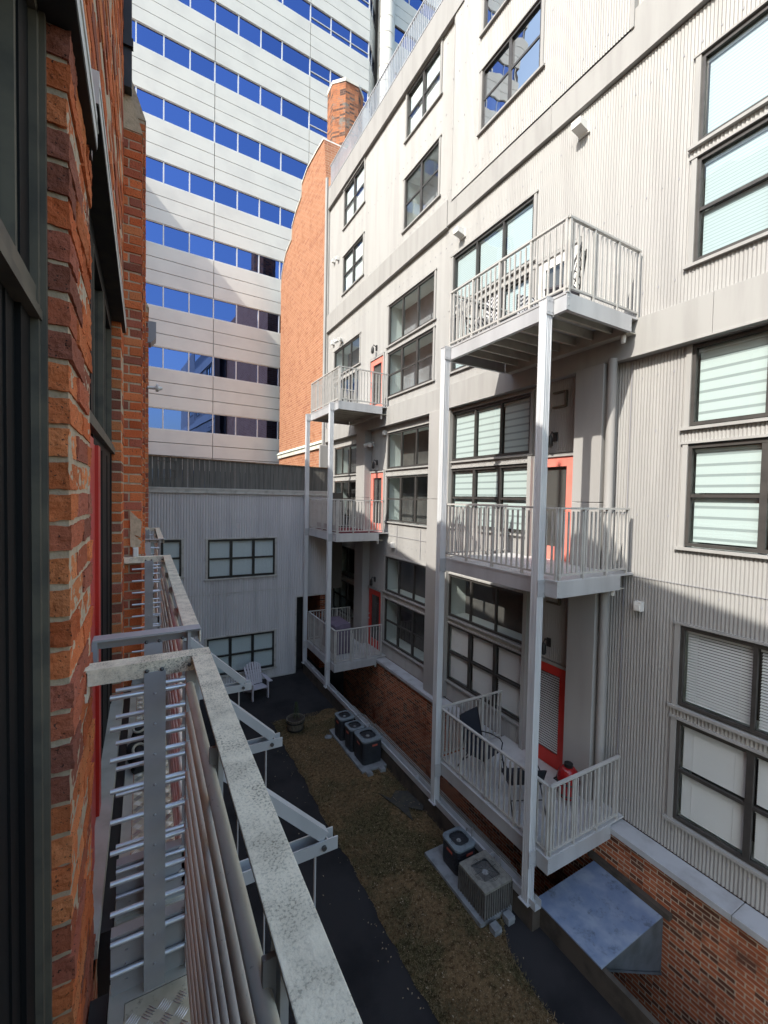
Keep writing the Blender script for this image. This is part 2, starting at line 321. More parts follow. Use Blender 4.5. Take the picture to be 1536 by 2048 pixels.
# lawn: one ragged sheet
l = MB(); lr = random.Random(3); NX, NY = 26, 120
def lawn_edges(y):
    a = 3.30 + .018*math.sin(y*2.1) + .015*math.sin(y*7.3+1) + .012*math.sin(y*17)
    b = 5.28 if y > 5.2 else (4.72 + (y-4.4)*.7 if y > 4.4 else 4.72 + .06*math.sin(y*3))
    return a, min(b, 5.28)
for j in range(NY+1):
    y = -1 + j*13.45/NY; a, b = lawn_edges(y)
    if j in (0, NY): a += .0
    for i in range(NX+1):
        x = a+(b-a)*i/NX; yy = y + (.10*math.sin(x*4) + .05*math.sin(x*9.1) if j == NY else 0)
        e = min(i, NX-i, NY-j)/3
        l.v.append((x, yy, GZ + .006 + min(1, e)*(.035 + .022*math.sin(x*3.1+y*1.7)*math.cos(y*2.3-x) + lr.uniform(-.006,.006))))
for j in range(NY):
    for i in range(NX):
        q = j*(NX+1)+i; l.f.append((q, q+1, q+NX+2, q+NX+1)); l.m.append(0); l.c.append(None)
tag(obj('lawn', l, M['lawn'], smooth=True), None, None, kind='structure')
gr = MB(); lr = random.Random(5)
for k in range(34000):
    y = lr.uniform(1.5, 12.5); a, b = lawn_edges(y); x = lr.uniform(a-.02, b+.02); h = lr.uniform(.015,.05); t = lr.uniform(0, 2*PI); w = .006
    dx, dy = math.cos(t)*w, math.sin(t)*w; ox, oy = lr.uniform(-.04,.04), lr.uniform(-.04,.04); z = GZ+.03
    gr.face([(x-dx,y-dy,z),(x+dx,y+dy,z),(x+ox,y+oy,z+h)])
tag(obj('grass', gr, M['blades']), 'short dry grass blades over the dormant lawn strip', 'grass', kind='stuff')
lf = MB()
for k in range(900):
    y = lr.uniform(2, 12.4); a, b = lawn_edges(y); x = lr.uniform(a-.25, b+.1) if k % 9 else lr.uniform(.4, 3.2); t = lr.uniform(0, 2*PI); w = lr.uniform(.007,.02)
    c, s_ = math.cos(t)*w, math.sin(t)*w; z = GZ+(.075 if x > 3.25 else .012)
    lf.face([(x-c,y-s_,z),(x+s_*.5,y-c*.5,z+.012),(x+c,y+s_,z+.004),(x-s_*.5,y+c*.5,z+.015)])
tag(obj('leaf_litter', lf, M['leaflit']), 'scattered pale dry leaves lying on the lawn strip', 'leaves', kind='stuff')
# torn black fabric patch on the lawn
fb = MB(); z = GZ+.075
P = [(5.25,8.05),(5.0,8.2),(4.78,8.02),(4.62,8.3),(4.78,7.72),(4.86,7.25),(4.98,7.62),(5.2,7.4),(5.3,7.5)]
fb.prism(P, 'z', z-.012, z+.004)
tag(obj('torn_fabric', fb, M['soffit']), 'torn patch of black weed fabric lying exposed at the lawn edge', 'fabric')
# curb, channel
cb = MB(); cb.box(5.30,5.55,4.5,15.68,GZ-.02,-6.38); cb.box(5.47,5.55,-6,4.5,GZ-.02,-6.40)
tag(obj('curb', cb, M['conc_dark']), None, None, kind='structure')
t = thing('steel_channel', 'long galvanised channel lying on the curb beneath the balcony posts', 'channel', (5.34,10,-6.38))
c = MB(); c.box(5.29,5.43,4.45,15.66,-6.378,-6.366); c.box(5.29,5.298,4.45,15.66,-6.366,-6.25); c.box(5.422,5.43,4.45,15.66,-6.366,-6.25); obj('channel_web', c, M['galv'], t)
c = MB()
for y in (5.5,7.9,10.4,12.6,14.8): c.box(5.298,5.422,y,y+.012,-6.366,-6.26)
obj('stiffener', c, M['galv'], t)
for k,(dx,r) in enumerate(((.18,.02),(.24,.014),(.29,.014))):
    pp = MB(); pp.tube([(5.34+dx, 4.9+.2*k, -6.33-.02*k), (5.34+dx, 8, -6.34), (5.34+dx,11.6-.6*k,-6.33)], r, 8)
    tag(obj('refrigerant_pipe', pp, M['pipe'], smooth=True), ('thick insulated grey pipe running along the curb beside the channel', 'thin grey pipe nearest the middle of the curb pipe run', 'thin grey pipe on the brick side of the curb pipe run')[k], 'pipe', 'pipes along the curb')

# ------------------------------------------------------------------ corrugated building
XL, XU, XP, XC = 7.36, 7.27, 7.19, 7.08
def cut(z0, z1, hs):
    iv = [(z0, z1)]
    for a, b in hs:
        nx = []
        for p, q in iv:
            if b <= p or a >= q: nx.append((p, q)); continue
            if a > p: nx.append((p, a))
            if b < q: nx.append((b, q))
        iv = nx
    return iv
def corr(mb, at, u0, u1, z0, z1, holes, axis='x', pitch=.05, amp=.0065, n=6, sheet=1.65):
    du = pitch/n; k = 0; N_ = int(round((u1-u0)/du))
    f = lambda u: at + amp*math.cos(2*PI*u/pitch)
    for k in range(N_):
        a = u0+k*du; b = a+du; m = (a+b)/2
        for p, q in cut(z0, z1, [(h[2], h[3]) for h in holes if h[0] < m < h[1]]):
            if axis == 'x': mb.face([(f(a),a,p),(f(b),b,p),(f(b),b,q),(f(a),a,q)])
            else: mb.face([(a,f(a),p),(b,f(b),p),(b,f(b),q),(a,f(a),q)])
BLD = thing('corrugated_apartment_building', 'cream corrugated metal apartment building with balcony doors and brick base on the right', 'building', (8,8,GZ))
A = (6.72,9.47); Fb = (10.38,13.05); Eb = (15.5,17.78); Rb = (.72,3.57)
L3w = [(A,5.16,6.5,1,'fine'),(A,3.44,4.9,2,'fine'),((10.33,12.98),5.17,6.5,1,'lav'),((10.33,12.98),3.43,4.9,2,'lav'),((15.25,17.8),5.2,6.3,1,'lav'),((15.25,17.8),3.43,4.9,2,'lav'),((.72,3.57),5.42,6.68,1,'fine'),((.72,3.57),3.65,5.18,2,'fine')]
L2w = [(A,1.04,2.33,1,'zebra'),(A,-.74,.80,2,'zebra'),(Fb,1.0,2.2,1,'room'),(Fb,-.8,.71,2,'room'),(Eb,.95,2.1,1,'room'),(Eb,-.8,.65,2,'room'),(Rb,1.2,2.42,1,'zebra'),(Rb,-.66,.9,2,'zebra')]
L1w = [(A,-3.22,-2.08,1,'roomd'),(A,-5.0,-3.45,2,'slat'),(Fb,-3.24,-2.05,1,'roomd'),(Fb,-5.02,-3.52,2,'roomd'),(Eb,-3.33,-2.12,1,'roomd'),(Eb,-4.94,-3.55,2,'roomd'),(Rb,-3.17,-1.92,1,'slatw'),(Rb,-5.0,-3.42,2,'slat')]
L4w = [((15.1,16.97),8.5,10.0,2,'card'),((10.26,12.1),8.57,10.15,2,'lav'),((15.1,16.97),11.2,12.73,2,'card'),((10.28,12.06),11.37,12.83-.05,2,'card')]
BLw = [((6.6,8.4),9.0,10.42,2,'blue'),((6.6,8.4),11.35,12.8,2,'blue')]
doors = {'near':(5.6,6.55), 'far':(13.3,14.28)}
def hole(w, e=.05): return (w[0][0]-e, w[0][1]+e, w[1]-e, w[2]+e)
# screws along the cladding
def screws(sc, X, ys, zs):
    sc.mi = 1
    for zz in zs:
        y = ys[0]
        while y < ys[1]:
            y += .25; yy = .2+round((y-.2)/.05)*.05+.025
            hit = any(h[0] < yy < h[1] and h[2] < zz < h[3] for h in [hole(w,.1) for w in L1w+L2w+L3w+L4w+BLw] + [(a-.1,b_+.1,zq,zq+2.3) for a,b_ in doors.values() for zq in (-5.5,-1.22,3.05)])
            if not hit: sc.box(X-.013,X-.004,yy-.009,yy+.009,zz-.009+rnd.uniform(-.02,.02),zz+.012)
lo = MB(); corr(lo, XL, .2, 18.6, -5.56, 2.47, [hole(w) for w in L2w+L1w] + [(a-.06,b+.06,z,z+2.2) for a,b in doors.values() for z in (-5.5,-1.22)])
screws(lo,XL,(.3,4.6),(-5.2,-3.9,-2.7,-1.4,-.2,1.2,2.1)); screws(lo,XL,(6.6,13.2),(-5.2,-3.36,-1.6,.9,2.38)); obj('lower_cladding', lo, [M['corr'], M['greybox']], BLD)
up = MB(); corr(up, XU, .2, 18.6, 3.08, 7.4, [hole(w) for w in L3w] + [(a-.06,b+.06,3.06,5.06) for a,b in doors.values()])
screws(up,XU,(.3,18.4),(3.5,5.05,6.9)); obj('third_storey_cladding', up, [M['corr'], M['greybox']], BLD)
tp = MB(); corr(tp, XU, 9.55, 18.6, 8.1, 12.85, [hole(w) for w in L4w]); corr(tp, XU, .2, 4.62, 8.32, 16, [])
screws(tp,XU,(9.7,18.4),(8.3,10.6,12.5)); obj('upper_cladding', tp, [M['corr'], M['greybox']], BLD)
bk = MB(); corr(bk, XP, 4.66, 9.55, 8.02, 16, [hole(w) for w in BLw]); screws(bk,XP,(4.8,9.4),(8.3,9.9,11.2,12.6,14)); obj('projecting_bay_cladding', bk, [M['corr'], M['greybox']], BLD)
b = MB(); b.box(XP-.02,XU+.05,4.6,4.66,8.0,16); b.box(XP+.005,XU,9.55,9.6,8.0,16); b.box(XP+.01,XU+.06,4.66,9.55,7.985,8.02); obj('bay_edge_trim', b, M['trim'], BLD)
# overlap seams: a thin lap strip where sheets meet
for q in ((.25,4.75,-1.27,-1.264),(10.45,13.1,-1.3,-1.294),(10.9,10.908,-1.9,-.95),(12.3,12.308,-1.9,-.95),(4.5,4.51,-5.5,2.4)):
    lp = MB(); lp.box(XL-.016,XL-.004,*q); obj('sheet_lap', lp, M['greybox'], BLD)
# flat bands
def band(name, X, y0, y1, z0, z1, step=3.05, back=7.6):
    b = MB(); y = y0
    while y < y1-.01:
        e = min(y+step, y1); b.box(X, back, y, e-.006, z0, z1); y = e
    b.box(X-.014, X, y0, y1, z0, z0+.03); return obj(name, b, M['trim'], BLD, bevel=.004)
band('second_floor_band', 7.19, .2, 18.62, 2.45, 3.08)
band('fourth_floor_band', 7.17, 9.72, 18.62, 7.38, 8.12); band('fourth_floor_band', 7.20, .2, 9.72, 7.42, 8.30)
band('parapet_band', 7.17, 9.2, 18.62, 12.84, 13.72)
b = MB(); b.box(XU-.06, 7.6, 18.6, 18.72, -6.7, 13.9); obj('corner_trim', b, M['trim'], BLD)
b = MB(); b.tube([(7.15,18.75,14.3),(7.15,18.75,2.3)], .07, 10); obj('corner_downspout', b, M['trim'], BLD, smooth=True)
# columns
for a, c_ in ((4.85,5.42),(9.62,10.2),(14.3,15.02)):
    b = MB(); b.box(XC, 7.7, a, c_, -5.56, -.02); b.box(XC, 7.7, a, c_, -.012, 2.45); obj('column', b, M['column'], BLD, bevel=.01)
b = MB(); b.tube([(7.16,4.74,2.5),(7.16,4.74,1.2),(7.2,4.74,-5.5)], .075, 14); obj('downspout', b, M['column'], BLD, smooth=True)
b = MB(); b.box(7.24, 7.4, 9.45, 9.62, -5.5, 2.45); b.box(7.24,7.4,10.2,10.33,-5.5,2.45); b.box(7.24,7.4,6.58,6.68,-5.5,.95); b.box(7.24,7.4,5.42,5.54,-5.5,2.45); obj('flat_jamb_trim', b, M['trim'], BLD)
# ledge + brick base + body
b = MB(); y = .2
while y < 15.5: e = min(y+2.4, 15.55); b.box(6.95, XL-.02, y, e-.008, -5.66, -5.56); y = e
obj('ledge', b, M['concrete'], BLD, bevel=.006)
b = MB(); b.box(7.02, 7.5, .2, 18.6, -8.3, -5.66); obj('brick_base', b, M['brickR'], BLD)
b = MB(); b.box(8.1, 18, .2, 18.58, -8.3, 13.6); b.box(7.3,8.1,.2,.25,-8.3,16); b.box(7.6,8.1,.25,18.58,-8.3,-5.56); b.box(7.3,8.1,.25,18.58,13.3,13.6); obj('building_body', b, M['trim'], BLD)
# roof railing
b = MB(); y = 9.3
while y < 18.5: b.box(7.21,7.235,y,y+.022,13.72,14.72); y += .105
b.box(7.2,7.25,9.2,18.55,14.7,14.74); b.box(7.2,7.25,9.2,18.55,13.82,13.85)
obj('roof_railing', b, M['galv'], BLD)

def window(parent, X, y0, y1, z0, z1, rows, kind, cols=3, sill=True):
    f = MB(); t = .05; xa, xb = X-.005, X+.06
    f.box(xa,xb,y0,y1,z0,z0+t); f.box(xa,xb,y0,y1,z1-t,z1); f.box(xa,xb,y0,y0+t,z0+t,z1-t); f.box(xa,xb,y1-t,y1,z0+t,z1-t)
    wide = .085 if rows == 2 else .05
    for k in range(1, cols):
        y = y0+(y1-y0)*k/cols; f.box(xa+.004,xb,y-wide/2,y+wide/2,z0+t,z1-t)
    zm = z0+(z1-z0)*.5
    segs = [(y0+(y1-y0)*k/cols + (t if k == 0 else wide/2), y0+(y1-y0)*(k+1)/cols - (t if k == cols-1 else wide/2)) for k in range(cols)]
    if rows == 2:
        for a, b_ in segs: f.box(xa+.012,xb,a,b_,zm-.025,zm+.025)
    o = obj('window', f, M['bronze'], parent)
    gl = MB(); rs = [(z0+t,z1-t)] if rows == 1 else [(z0+t,zm-.025),(zm+.025,z1-t)]
    for a, b_ in segs:
        for i, (p, q) in enumerate(rs):
            xg = X+.045 - (.02 if rows == 2 and i == 0 else 0); ti = rnd.uniform(-.0035,.0035); tz = rnd.uniform(-.0035,.0035)
            gl.face([(xg,a,p),(xg+ti,b_,p),(xg+ti+tz,b_,q),(xg+tz,a,q)])
    obj('pane', gl, M['glass_blue' if kind == 'blue' else 'glass_dark' if kind in ('roomd','slat','slatw','card') and z1 < 0 else 'glass'], o)
    tr = MB(); w = .075; ta, tb = X-.032, X+.03
    tr.box(ta,tb,y0-w,y0,z0-.02,z1+.02); tr.box(ta,tb,y1,y1+w,z0-.02,z1+.02); tr.box(ta-.012,tb,y0-w-.03,y1+w+.03,z1+.02,z1+.055); 
    if sill: tr.box(ta-.03,tb,y0-w-.05,y1+w+.05,z0-.065,z0-.02)
    obj('trim', tr, M['trim'], o)
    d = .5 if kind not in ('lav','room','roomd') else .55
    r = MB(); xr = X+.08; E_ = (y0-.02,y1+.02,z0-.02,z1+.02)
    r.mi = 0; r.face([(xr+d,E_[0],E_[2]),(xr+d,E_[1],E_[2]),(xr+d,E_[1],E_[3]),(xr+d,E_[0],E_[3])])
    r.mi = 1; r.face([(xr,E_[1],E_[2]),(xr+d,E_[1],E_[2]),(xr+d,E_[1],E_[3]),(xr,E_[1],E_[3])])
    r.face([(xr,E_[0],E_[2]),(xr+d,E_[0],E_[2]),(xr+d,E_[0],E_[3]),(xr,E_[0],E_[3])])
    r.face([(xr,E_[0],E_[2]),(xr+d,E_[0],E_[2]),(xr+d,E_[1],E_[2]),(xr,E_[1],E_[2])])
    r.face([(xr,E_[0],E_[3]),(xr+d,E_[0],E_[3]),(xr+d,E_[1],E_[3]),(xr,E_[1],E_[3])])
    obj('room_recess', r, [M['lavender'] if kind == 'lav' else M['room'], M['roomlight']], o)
    xb_ = X+.085
    if kind in ('fine','zebra','card'):
        b = MB()
        for a, b_ in segs:
            top = z1-.08-rnd.uniform(0,.05) if kind != 'zebra' else z1-.10
            for i, (p, q) in enumerate(rs):
                qq = q if i == len(rs)-1 and False else (top if q > zm+.2 or rows == 1 else q)
                b.box(xb_,xb_+.006,a+.025,b_-.025,p+.01 if kind != 'zebra' else p+.02,qq)
            if kind in ('zebra','fine'): b.box(xb_-.02,xb_+.03,a+.01,b_-.01,z1-.11,z1-.06)
        obj('blind', b, M[{'fine':'fine','zebra':'zebra','card':'card','blue':'fine'}[kind]], o)
    elif kind in ('slat','slatw'):
        b = MB(); pitch = .043
        for a, b_ in segs:
            for p, q in rs:
                z = p+.02; closed = kind == 'slat' and (a > y0+.1 or q > zm+.1)
                while z < q-.05:
                    h = .036 if closed else .024; dx = .012 if closed else .032
                    b.face([(xb_,a+.02,z),(xb_,b_-.02,z),(xb_+dx,b_-.02,z+h),(xb_+dx,a+.02,z+h)]); z += pitch if not closed else .034
                b.box(xb_-.012,xb_+.045,a+.01,b_-.01,q-.05,q-.01)
                for yy in (a+.16, b_-.16): b.box(xb_-.004,xb_-.001,yy-.002,yy+.002,p+.02,q-.05)
        obj('blind', b, M['slat'], o)
    return o
WIN = []
for ws, X in ((L3w,XU),(L2w,XL),(L1w,XL)):
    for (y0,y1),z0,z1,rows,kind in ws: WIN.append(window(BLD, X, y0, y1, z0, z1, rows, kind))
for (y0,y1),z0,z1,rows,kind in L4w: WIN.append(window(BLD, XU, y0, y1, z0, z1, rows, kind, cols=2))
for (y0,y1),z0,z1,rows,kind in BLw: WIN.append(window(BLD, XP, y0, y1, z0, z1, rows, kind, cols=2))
def door(X, y0, y1, z0, h, m, kind):
    d = MB(); xa, xb = X+.0, X+.05; s = .17; z1 = z0+h
    d.box(xa,xb,y0,y0+s,z0,z1); d.box(xa,xb,y1-s,y1,z0,z1); d.box(xa,xb,y0+s,y1-s,z0,z0+.28); d.box(xa,xb,y0+s,y1-s,z1-.2,z1)
    o = obj('door', d, M[m], BLD, bevel=.004)
    gl = MB(); gl.face([(xa+.02,y0+s,z0+.28),(xa+.02,y1-s,z0+.28),(xa+.02,y1-s,z1-.2),(xa+.02,y0+s,z1-.2)]); obj('pane', gl, M['glass_dark' if z0 < 0 else 'glass'], o)
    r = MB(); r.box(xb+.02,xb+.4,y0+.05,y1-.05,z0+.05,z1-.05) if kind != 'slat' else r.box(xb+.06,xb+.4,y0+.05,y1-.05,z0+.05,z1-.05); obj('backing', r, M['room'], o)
    if kind == 'slat':
        b = MB(); z = z0+.3
        while z < z1-.24: b.face([(xb,y0+s,z),(xb,y1-s,z),(xb+.03,y1-s,z+.012),(xb+.03,y0+s,z+.012)]); z += .05
        obj('blind', b, M['slat'], o)
    hd = MB(); hd.tube([(xa-.0,y1-.07,z0+1.0),(xa-.06,y1-.07,z0+1.0),(xa-.065,y1-.17,z0+1.0)], .012, 8); hd.lathe([(0,0),(.03,0),(.03,.02),(0,.02)], (xa-.02,y1-.07,z0+1.15), 10); obj('handle', hd, M['galv'], o, smooth=True)
    f = MB(); f.box(X-.035,X+.05,y0-.06,y0,z0,z1+.06); f.box(X-.035,X+.05,y1,y1+.06,z0,z1+.06); f.box(X-.035,X+.05,y0,y1,z1,z1+.06); f.box(X-.05,X+.2,y0,y1,z0-.04,z0); obj('door_frame', f, M['trim'], o)
    return o
for (nm,(a,b_)), zz in [(x, z) for x in doors.items() for z in (-5.5,-1.22,3.05)]:
    if nm == 'near': m = 'red' if zz < 0 else 'whitebox'
    else: m = 'red' if zz < -3 else 'pink'
    if nm == 'near' and zz > -3 and zz < 0: m = 'pink'
    door(XL if zz < 3 else XU, a, b_, zz, 2.12 if zz < 3 else 1.92, m, 'slat' if nm == 'near' and zz < -3 else 'x')
# wall fittings
def lantern(y, z, X):
    b = MB(); b.tube([(X,y,z+.12),(X-.12,y,z+.2),(X-.16,y,z+.12)], .014, 8); b.lathe([(.03,.12),(.05,.06),(.055,-.08),(.03,-.12),(0,-.12)], (X-.16,y,z), 12); b.box(X-.02,X,y-.05,y+.05,z+.02,z+.2)
    obj('wall_lantern', b, M['lamp'], BLD, smooth=True)
for y, z, X in ((6.05,1.2,XL),(6.05,-3.05,XL),(13.8,1.15,XL),(13.8,-3.1,XL),(13.85,5.25,XU)): lantern(y, z, X-.01)
def flood(y, z, X, two=True):
    b = MB(); b.box(X-.04,X,y-.12,y+.12,z-.1,z+.1); b.hexa([(X-.26,y-.1,z-.02),(X-.04,y-.1,z-.07),(X-.26,y+.1,z-.02),(X-.04,y+.1,z-.07),(X-.27,y-.1,z+.1),(X-.04,y-.1,z+.09),(X-.27,y+.1,z+.1),(X-.04,y+.1,z+.09)])
    obj('floodlight', b, M['whitebox'], BLD)
flood(5.55,7.0,XU); flood(9.1,6.9,XU)
for y, z, w in ((17.95,10.3,.06),(17.5,10.2,.06),(17.9,6.75,.07),(12.5,-1.6,.07),(4.2,-1.75,.06),(13.2,2.25,.06)):
    b = MB(); X = XU if z > 2.6 else XL; b.box(X-.12,X-.01,y-w,y+w,z-w*1.3,z+w*1.3); b.box(X-.14,X-.12,y-w*.7,y+w*.7,z-w,z+w*.6); obj('vent_box', b, M['whitebox'], BLD)
for y, z, X in ((17.0,6.6,XU),(14.15,1.95,XL)):
    b = MB()
    for s in (-1,1): b.tube([(X,y,z),(X-.12,y+s*.06,z+.02),(X-.26,y+s*.2,z-.06)], .04, 10, r2=.085)
    b.box(X-.05,X,y-.08,y+.08,z-.08,z+.08); obj('twin_floodlight', b, M['whitebox'], BLD, smooth=True)
for y in (5.95,):
    b = MB(); X = XL-.01
    for a, z in ((y,-1.95),(y,2.05)):
        b.box(X-.06,X,a-.16,a-.13,z-.16,z+.16); b.box(X-.06,X,a-.13,a+.16,z+.13,z+.16); b.box(X-.06,X,a-.13,a+.16,z-.16,z-.13)
    obj('hose_bib_frame', b, M['bead'], BLD)
# junction boxes and rainwater heads at the far end, over the back building roof
for y, z0, z1, w, x in ((18.75,-.0,2.3,.14,6.9),(18.5,.35,.95,.26,6.75),(18.2,-.05,.35,.42,6.55),(18.1,-3,-.05,.16,6.85)):
    b = MB(); b.box(x-w/2,x+w/2+.25,y-w/2-.4,y+w/2-.4,z0,z1); obj('rainwater_box', b, M['trim'], BLD, bevel=.02)

# ------------------------------------------------------------------ balconies
def balcony(yn, yf, zd, label, group):
    t = thing('balcony', label, 'balcony', (6.3,(yn+yf)/2,zd), group)
    x0, x1 = 5.40, 7.12 if zd < 2 else 7.16
    b = MB(); b.box(x0,x0+.012,yn,yf,zd-.27,zd-.02); b.box(x0+.012,x0+.07,yn,yf,zd-.27,zd-.258); b.box(x0-.012,x0+.07,yn-.012,yf+.012,zd-.02,zd-.008); obj('front_beam', b, M['galv'], t)
    for y in (yn, yf-.012):
        b = MB(); b.box(x0+.012,x1-.16,y,y+.012,zd-.27,zd-.02); 
        b.box(x0+.07,x1-.16,*((y+.012,y+.06) if y == yn else (y-.048,y)),zd-.27,zd-.258)
        for xx in (x0+.03,x1-.19):
            for zz in (zd-.09,zd-.2): b.box(xx,xx+.018,y-.008,y+.02,zz,zz+.018)
        obj('side_beam', b, M['galv'], t)
    b = MB(); b.box(x1-.16,x1-.145,yn+.03,yf-.03,zd-.27,zd-.03); b.box(x1-.145,x1+.02,yn+.03,yf-.03,zd-.27,zd-.258)
    y = yn+.2
    while y < yf-.1: b.box(x1-.15,x1-.135,y,y+.02,zd-.17,zd-.15); y += .27
    obj('ledger', b, M['under'], t)
    n = 8; 
    for k in range(1, n):
        y = yn+(yf-yn)*k/n; b = MB(); b.box(x0+.07,x1-.16,y-.02,y+.02,zd-.19,zd-.04); obj('joist', b, M['under'], t)
    b = MB(); b.box(x0-.01,XL-.03 if zd < 2 else XU-.03,yn+.012,yf-.012,zd-.04,zd-.006)
    # dimples
    dm = b; dm.mi = 1; nx, ny = 22, 34
    for i in range(nx):
        for j in range(ny):
            cx = x0+.06+i*(x1-x0-.1)/nx; cy = yn+.06+j*(yf-yn-.12)/ny + (.02 if i % 2 else 0); r = .017
            dm.raw([(cx-r,cy,zd-.006),(cx,cy-r*.6,zd-.006),(cx+r,cy,zd-.006),(cx,cy+r*.6,zd-.006),(cx,cy,zd+.006)], [(0,1,4),(1,2,4),(2,3,4),(3,0,4)])
    d = obj('deck', b, [M['whitedeck'], M['galv']], t)
    zt = zd+1.09; zb = zd+.075
    bal = MB(); bal.box(-.011,.011,-.014,.014,0,zt-zb-.05); bme = None
    def railing(p, q, name, nseg):
        p = Vector(p); q = Vector(q); dd = q-p; Lh = dd.length; r = MB(); al = dd.normalized(); nrm = Vector((-al.y, al.x, 0))
        r.bar((p.x,p.y,zt), (q.x,q.y,zt), .052, .03); r.bar((p.x,p.y,zb), (q.x,q.y,zb), .036, .03)
        kk = max(1, round(nseg/6))
        for k in range(kk+1):
            c = p + dd*(k/kk); c = p + al*min(max((c-p).length,.03),Lh-.03); r.bar((c.x,c.y,zd-.03),(c.x,c.y,zt-.015), .045, .035, up=tuple(al))
        o = obj(name, r, M['rail_alu'], t)
        ob = None
        for k in range(1, nseg):
            if k*kk % nseg == 0: continue
            c = p + dd*(k/nseg); nonlocal bme
            if bme is None:
                ob = obj('baluster', bal, M['rail_alu'], o, off=(0,0,0)); bme = ob.data
            else: ob = bpy.data.objects.new('baluster', bme); COL.objects.link(ob); ob.parent = o
            ob.location = Vector((c.x, c.y, zb)) - ROOT[t.name]; ob.rotation_euler.z = math.atan2(al.y, al.x)+PI/2
    xr = x0+.035
    railing((xr,yn+.03,0),(xr,yf-.03,0),'front_railing',24)
    xe = XC+.02 if zd < 2 else XU-.02
    railing((xr,yn+.03,0),(x1+.05,yn+.03,0),'side_railing',16); railing((xr,yf-.03,0),(x1+.05,yf-.03,0),'side_railing',16)
    # light under the ledger
    b = MB(); b.lathe([(.0,-.14),(.035,-.13),(.045,-.02),(.03,0),(0,0)], (x1-.12,yn+.16,zd-.27), 10); obj('underside_lamp', b, M['whitebox'], t, smooth=True)
    return t
ZD = (-5.48,-1.20,3.08)
lab = {(0,0):'ground level balcony nearest the camera, with black chairs and a red grill', (0,1):'middle level balcony nearest the camera, empty, with a coral door',
       (0,2):'top level balcony nearest the camera, with patterned chairs seen from below', (1,0):'ground level far balcony with a covered grill above the brick base',
       (1,1):'middle level far balcony with a maroon mat on its deck', (1,2):'top level far balcony with a coral door beside the orange brick gable'}
for s,(yn,yf) in enumerate(((4.33,7.2),(12.85,15.56))):
    for k, zd in enumerate(ZD): balcony(yn, yf, zd, lab[(s,k)], 'balconies on the corrugated building')
def post(x, y, z0, z1, label):
    t = thing('support_post', label, 'post', (x,y,z0), 'aluminium posts carrying the balconies')
    h = .07; pts = []
    for k in range(4):
        a = k*PI/2; c, s_ = round(math.cos(a)), round(math.sin(a))
        for u, d in ((-h+.006,h),(-.045,h),(-.04,h-.008),(-.03,h-.008),(-.025,h),(-.007,h),(-.004,h-.008),(.004,h-.008),(.007,h),(.025,h),(.03,h-.008),(.04,h-.008),(.045,h),(h-.006,h)):
            pts.append((x + d*c - u*s_, y + d*s_ + u*c))
    b = MB(); b.prism(pts, 'z', z0, z1); obj('shaft', b, M['alu'], t)
    b = MB(); b.box(x-.078,x+.078,y-.078,y+.078,z1,z1+.012); obj('cap', b, M['galv'], t)
    b = MB(); b.box(x-.1,x+.1,y-.1,y+.1,z0,z0+.015); obj('base_plate', b, M['galv'], t)
    for zd in ZD:
        b = MB(); b.box(x+.066,x+.08,y-.085,y+.085,zd-.3,zd+.0); b.box(x-.078,x+.07,y-.085,y-.072,zd-.28,zd-.02)
        for zz in (zd-.24,zd-.08):
            for xx in (x-.05,x+.03): b.box(xx,xx+.022,y-.093,y-.085,zz,zz+.022)
        obj('bracket', b, M['galv'], t)
for x, y, lb in ((5.325,4.64,'tallest looking fluted aluminium post, nearest the camera, holding the near balconies'),(5.325,7.14,'fluted aluminium post at the far corner of the near balconies'),
                 (5.325,13.26,'fluted aluminium post at the near corner of the far balconies'),(5.325,15.59,'fluted aluminium post at the farthest corner of the far balconies')):
    post(x, y, -6.36, 3.04, lb)
# ------------------------------------------------------------------ building closing the courtyard
BY = 15.74
BK = thing('courtyard_end_building', 'low grey corrugated building closing the courtyard, with boarded parapet and frosted windows', 'building', (2,17,GZ))
bw = [((-.1,1.06),-2.75,-1.55,2,2),((1.88,4.18),-2.9,-1.58,2,3),((1.87,4.19),-6.34,-5.02,2,3)]
c = MB(); corr(c, BY, -3, 5.0, GZ+.03, .02, [(w[0][0]-.04,w[0][1]+.04,w[1]-.04,w[2]+.04) for w in bw], axis='y', pitch=.085)
corr(c, BY, 5.0, 6.3, -3.8, .02, [], axis='y', pitch=.085); obj('cladding', c, M['corr_grey'], BK)
c = MB(); c.box(-3,5.0,BY-.016,BY-.008,-3.47,-3.455); c.box(4.98,5.03,BY-.03,BY+.1,GZ,-3.8); c.box(5.03,6.3,BY-.03,BY+.1,-3.84,-3.79); c.box(-3,5.03,BY-.03,BY-.005,GZ,GZ+.05); obj('flashing', c, M['cap'], BK)
c = MB(); c.box(-3,6.35,BY-.07,BY+.25,.02,.19); c.box(-3,6.35,BY-.09,BY-.07,.15,.20); obj('parapet_cap', c, M['cap'], BK)
c = MB(); x = -3.0; lr = random.Random(2)
while x < 6.3:
    w = lr.uniform(.15,.2); top = 1.24-.026*max(0,x); y = BY+.16+lr.uniform(0,.008); c.box(x,x+w-.008,y,y+.03,.19,top+lr.uniform(-.004,.004)); x += w
obj('board_parapet', c, M['board'], BK)
c = MB(); c.hexa([(-3,BY+.12,1.25),(6.3,BY+.12,1.085),(-3,BY+.3,1.25),(6.3,BY+.3,1.085),(-3,BY+.12,1.29),(6.3,BY+.12,1.12),(-3,BY+.3,1.29),(6.3,BY+.3,1.12)]); obj('parapet_coping', c, M['brownwood'], BK)
c = MB(); y = BY+.15
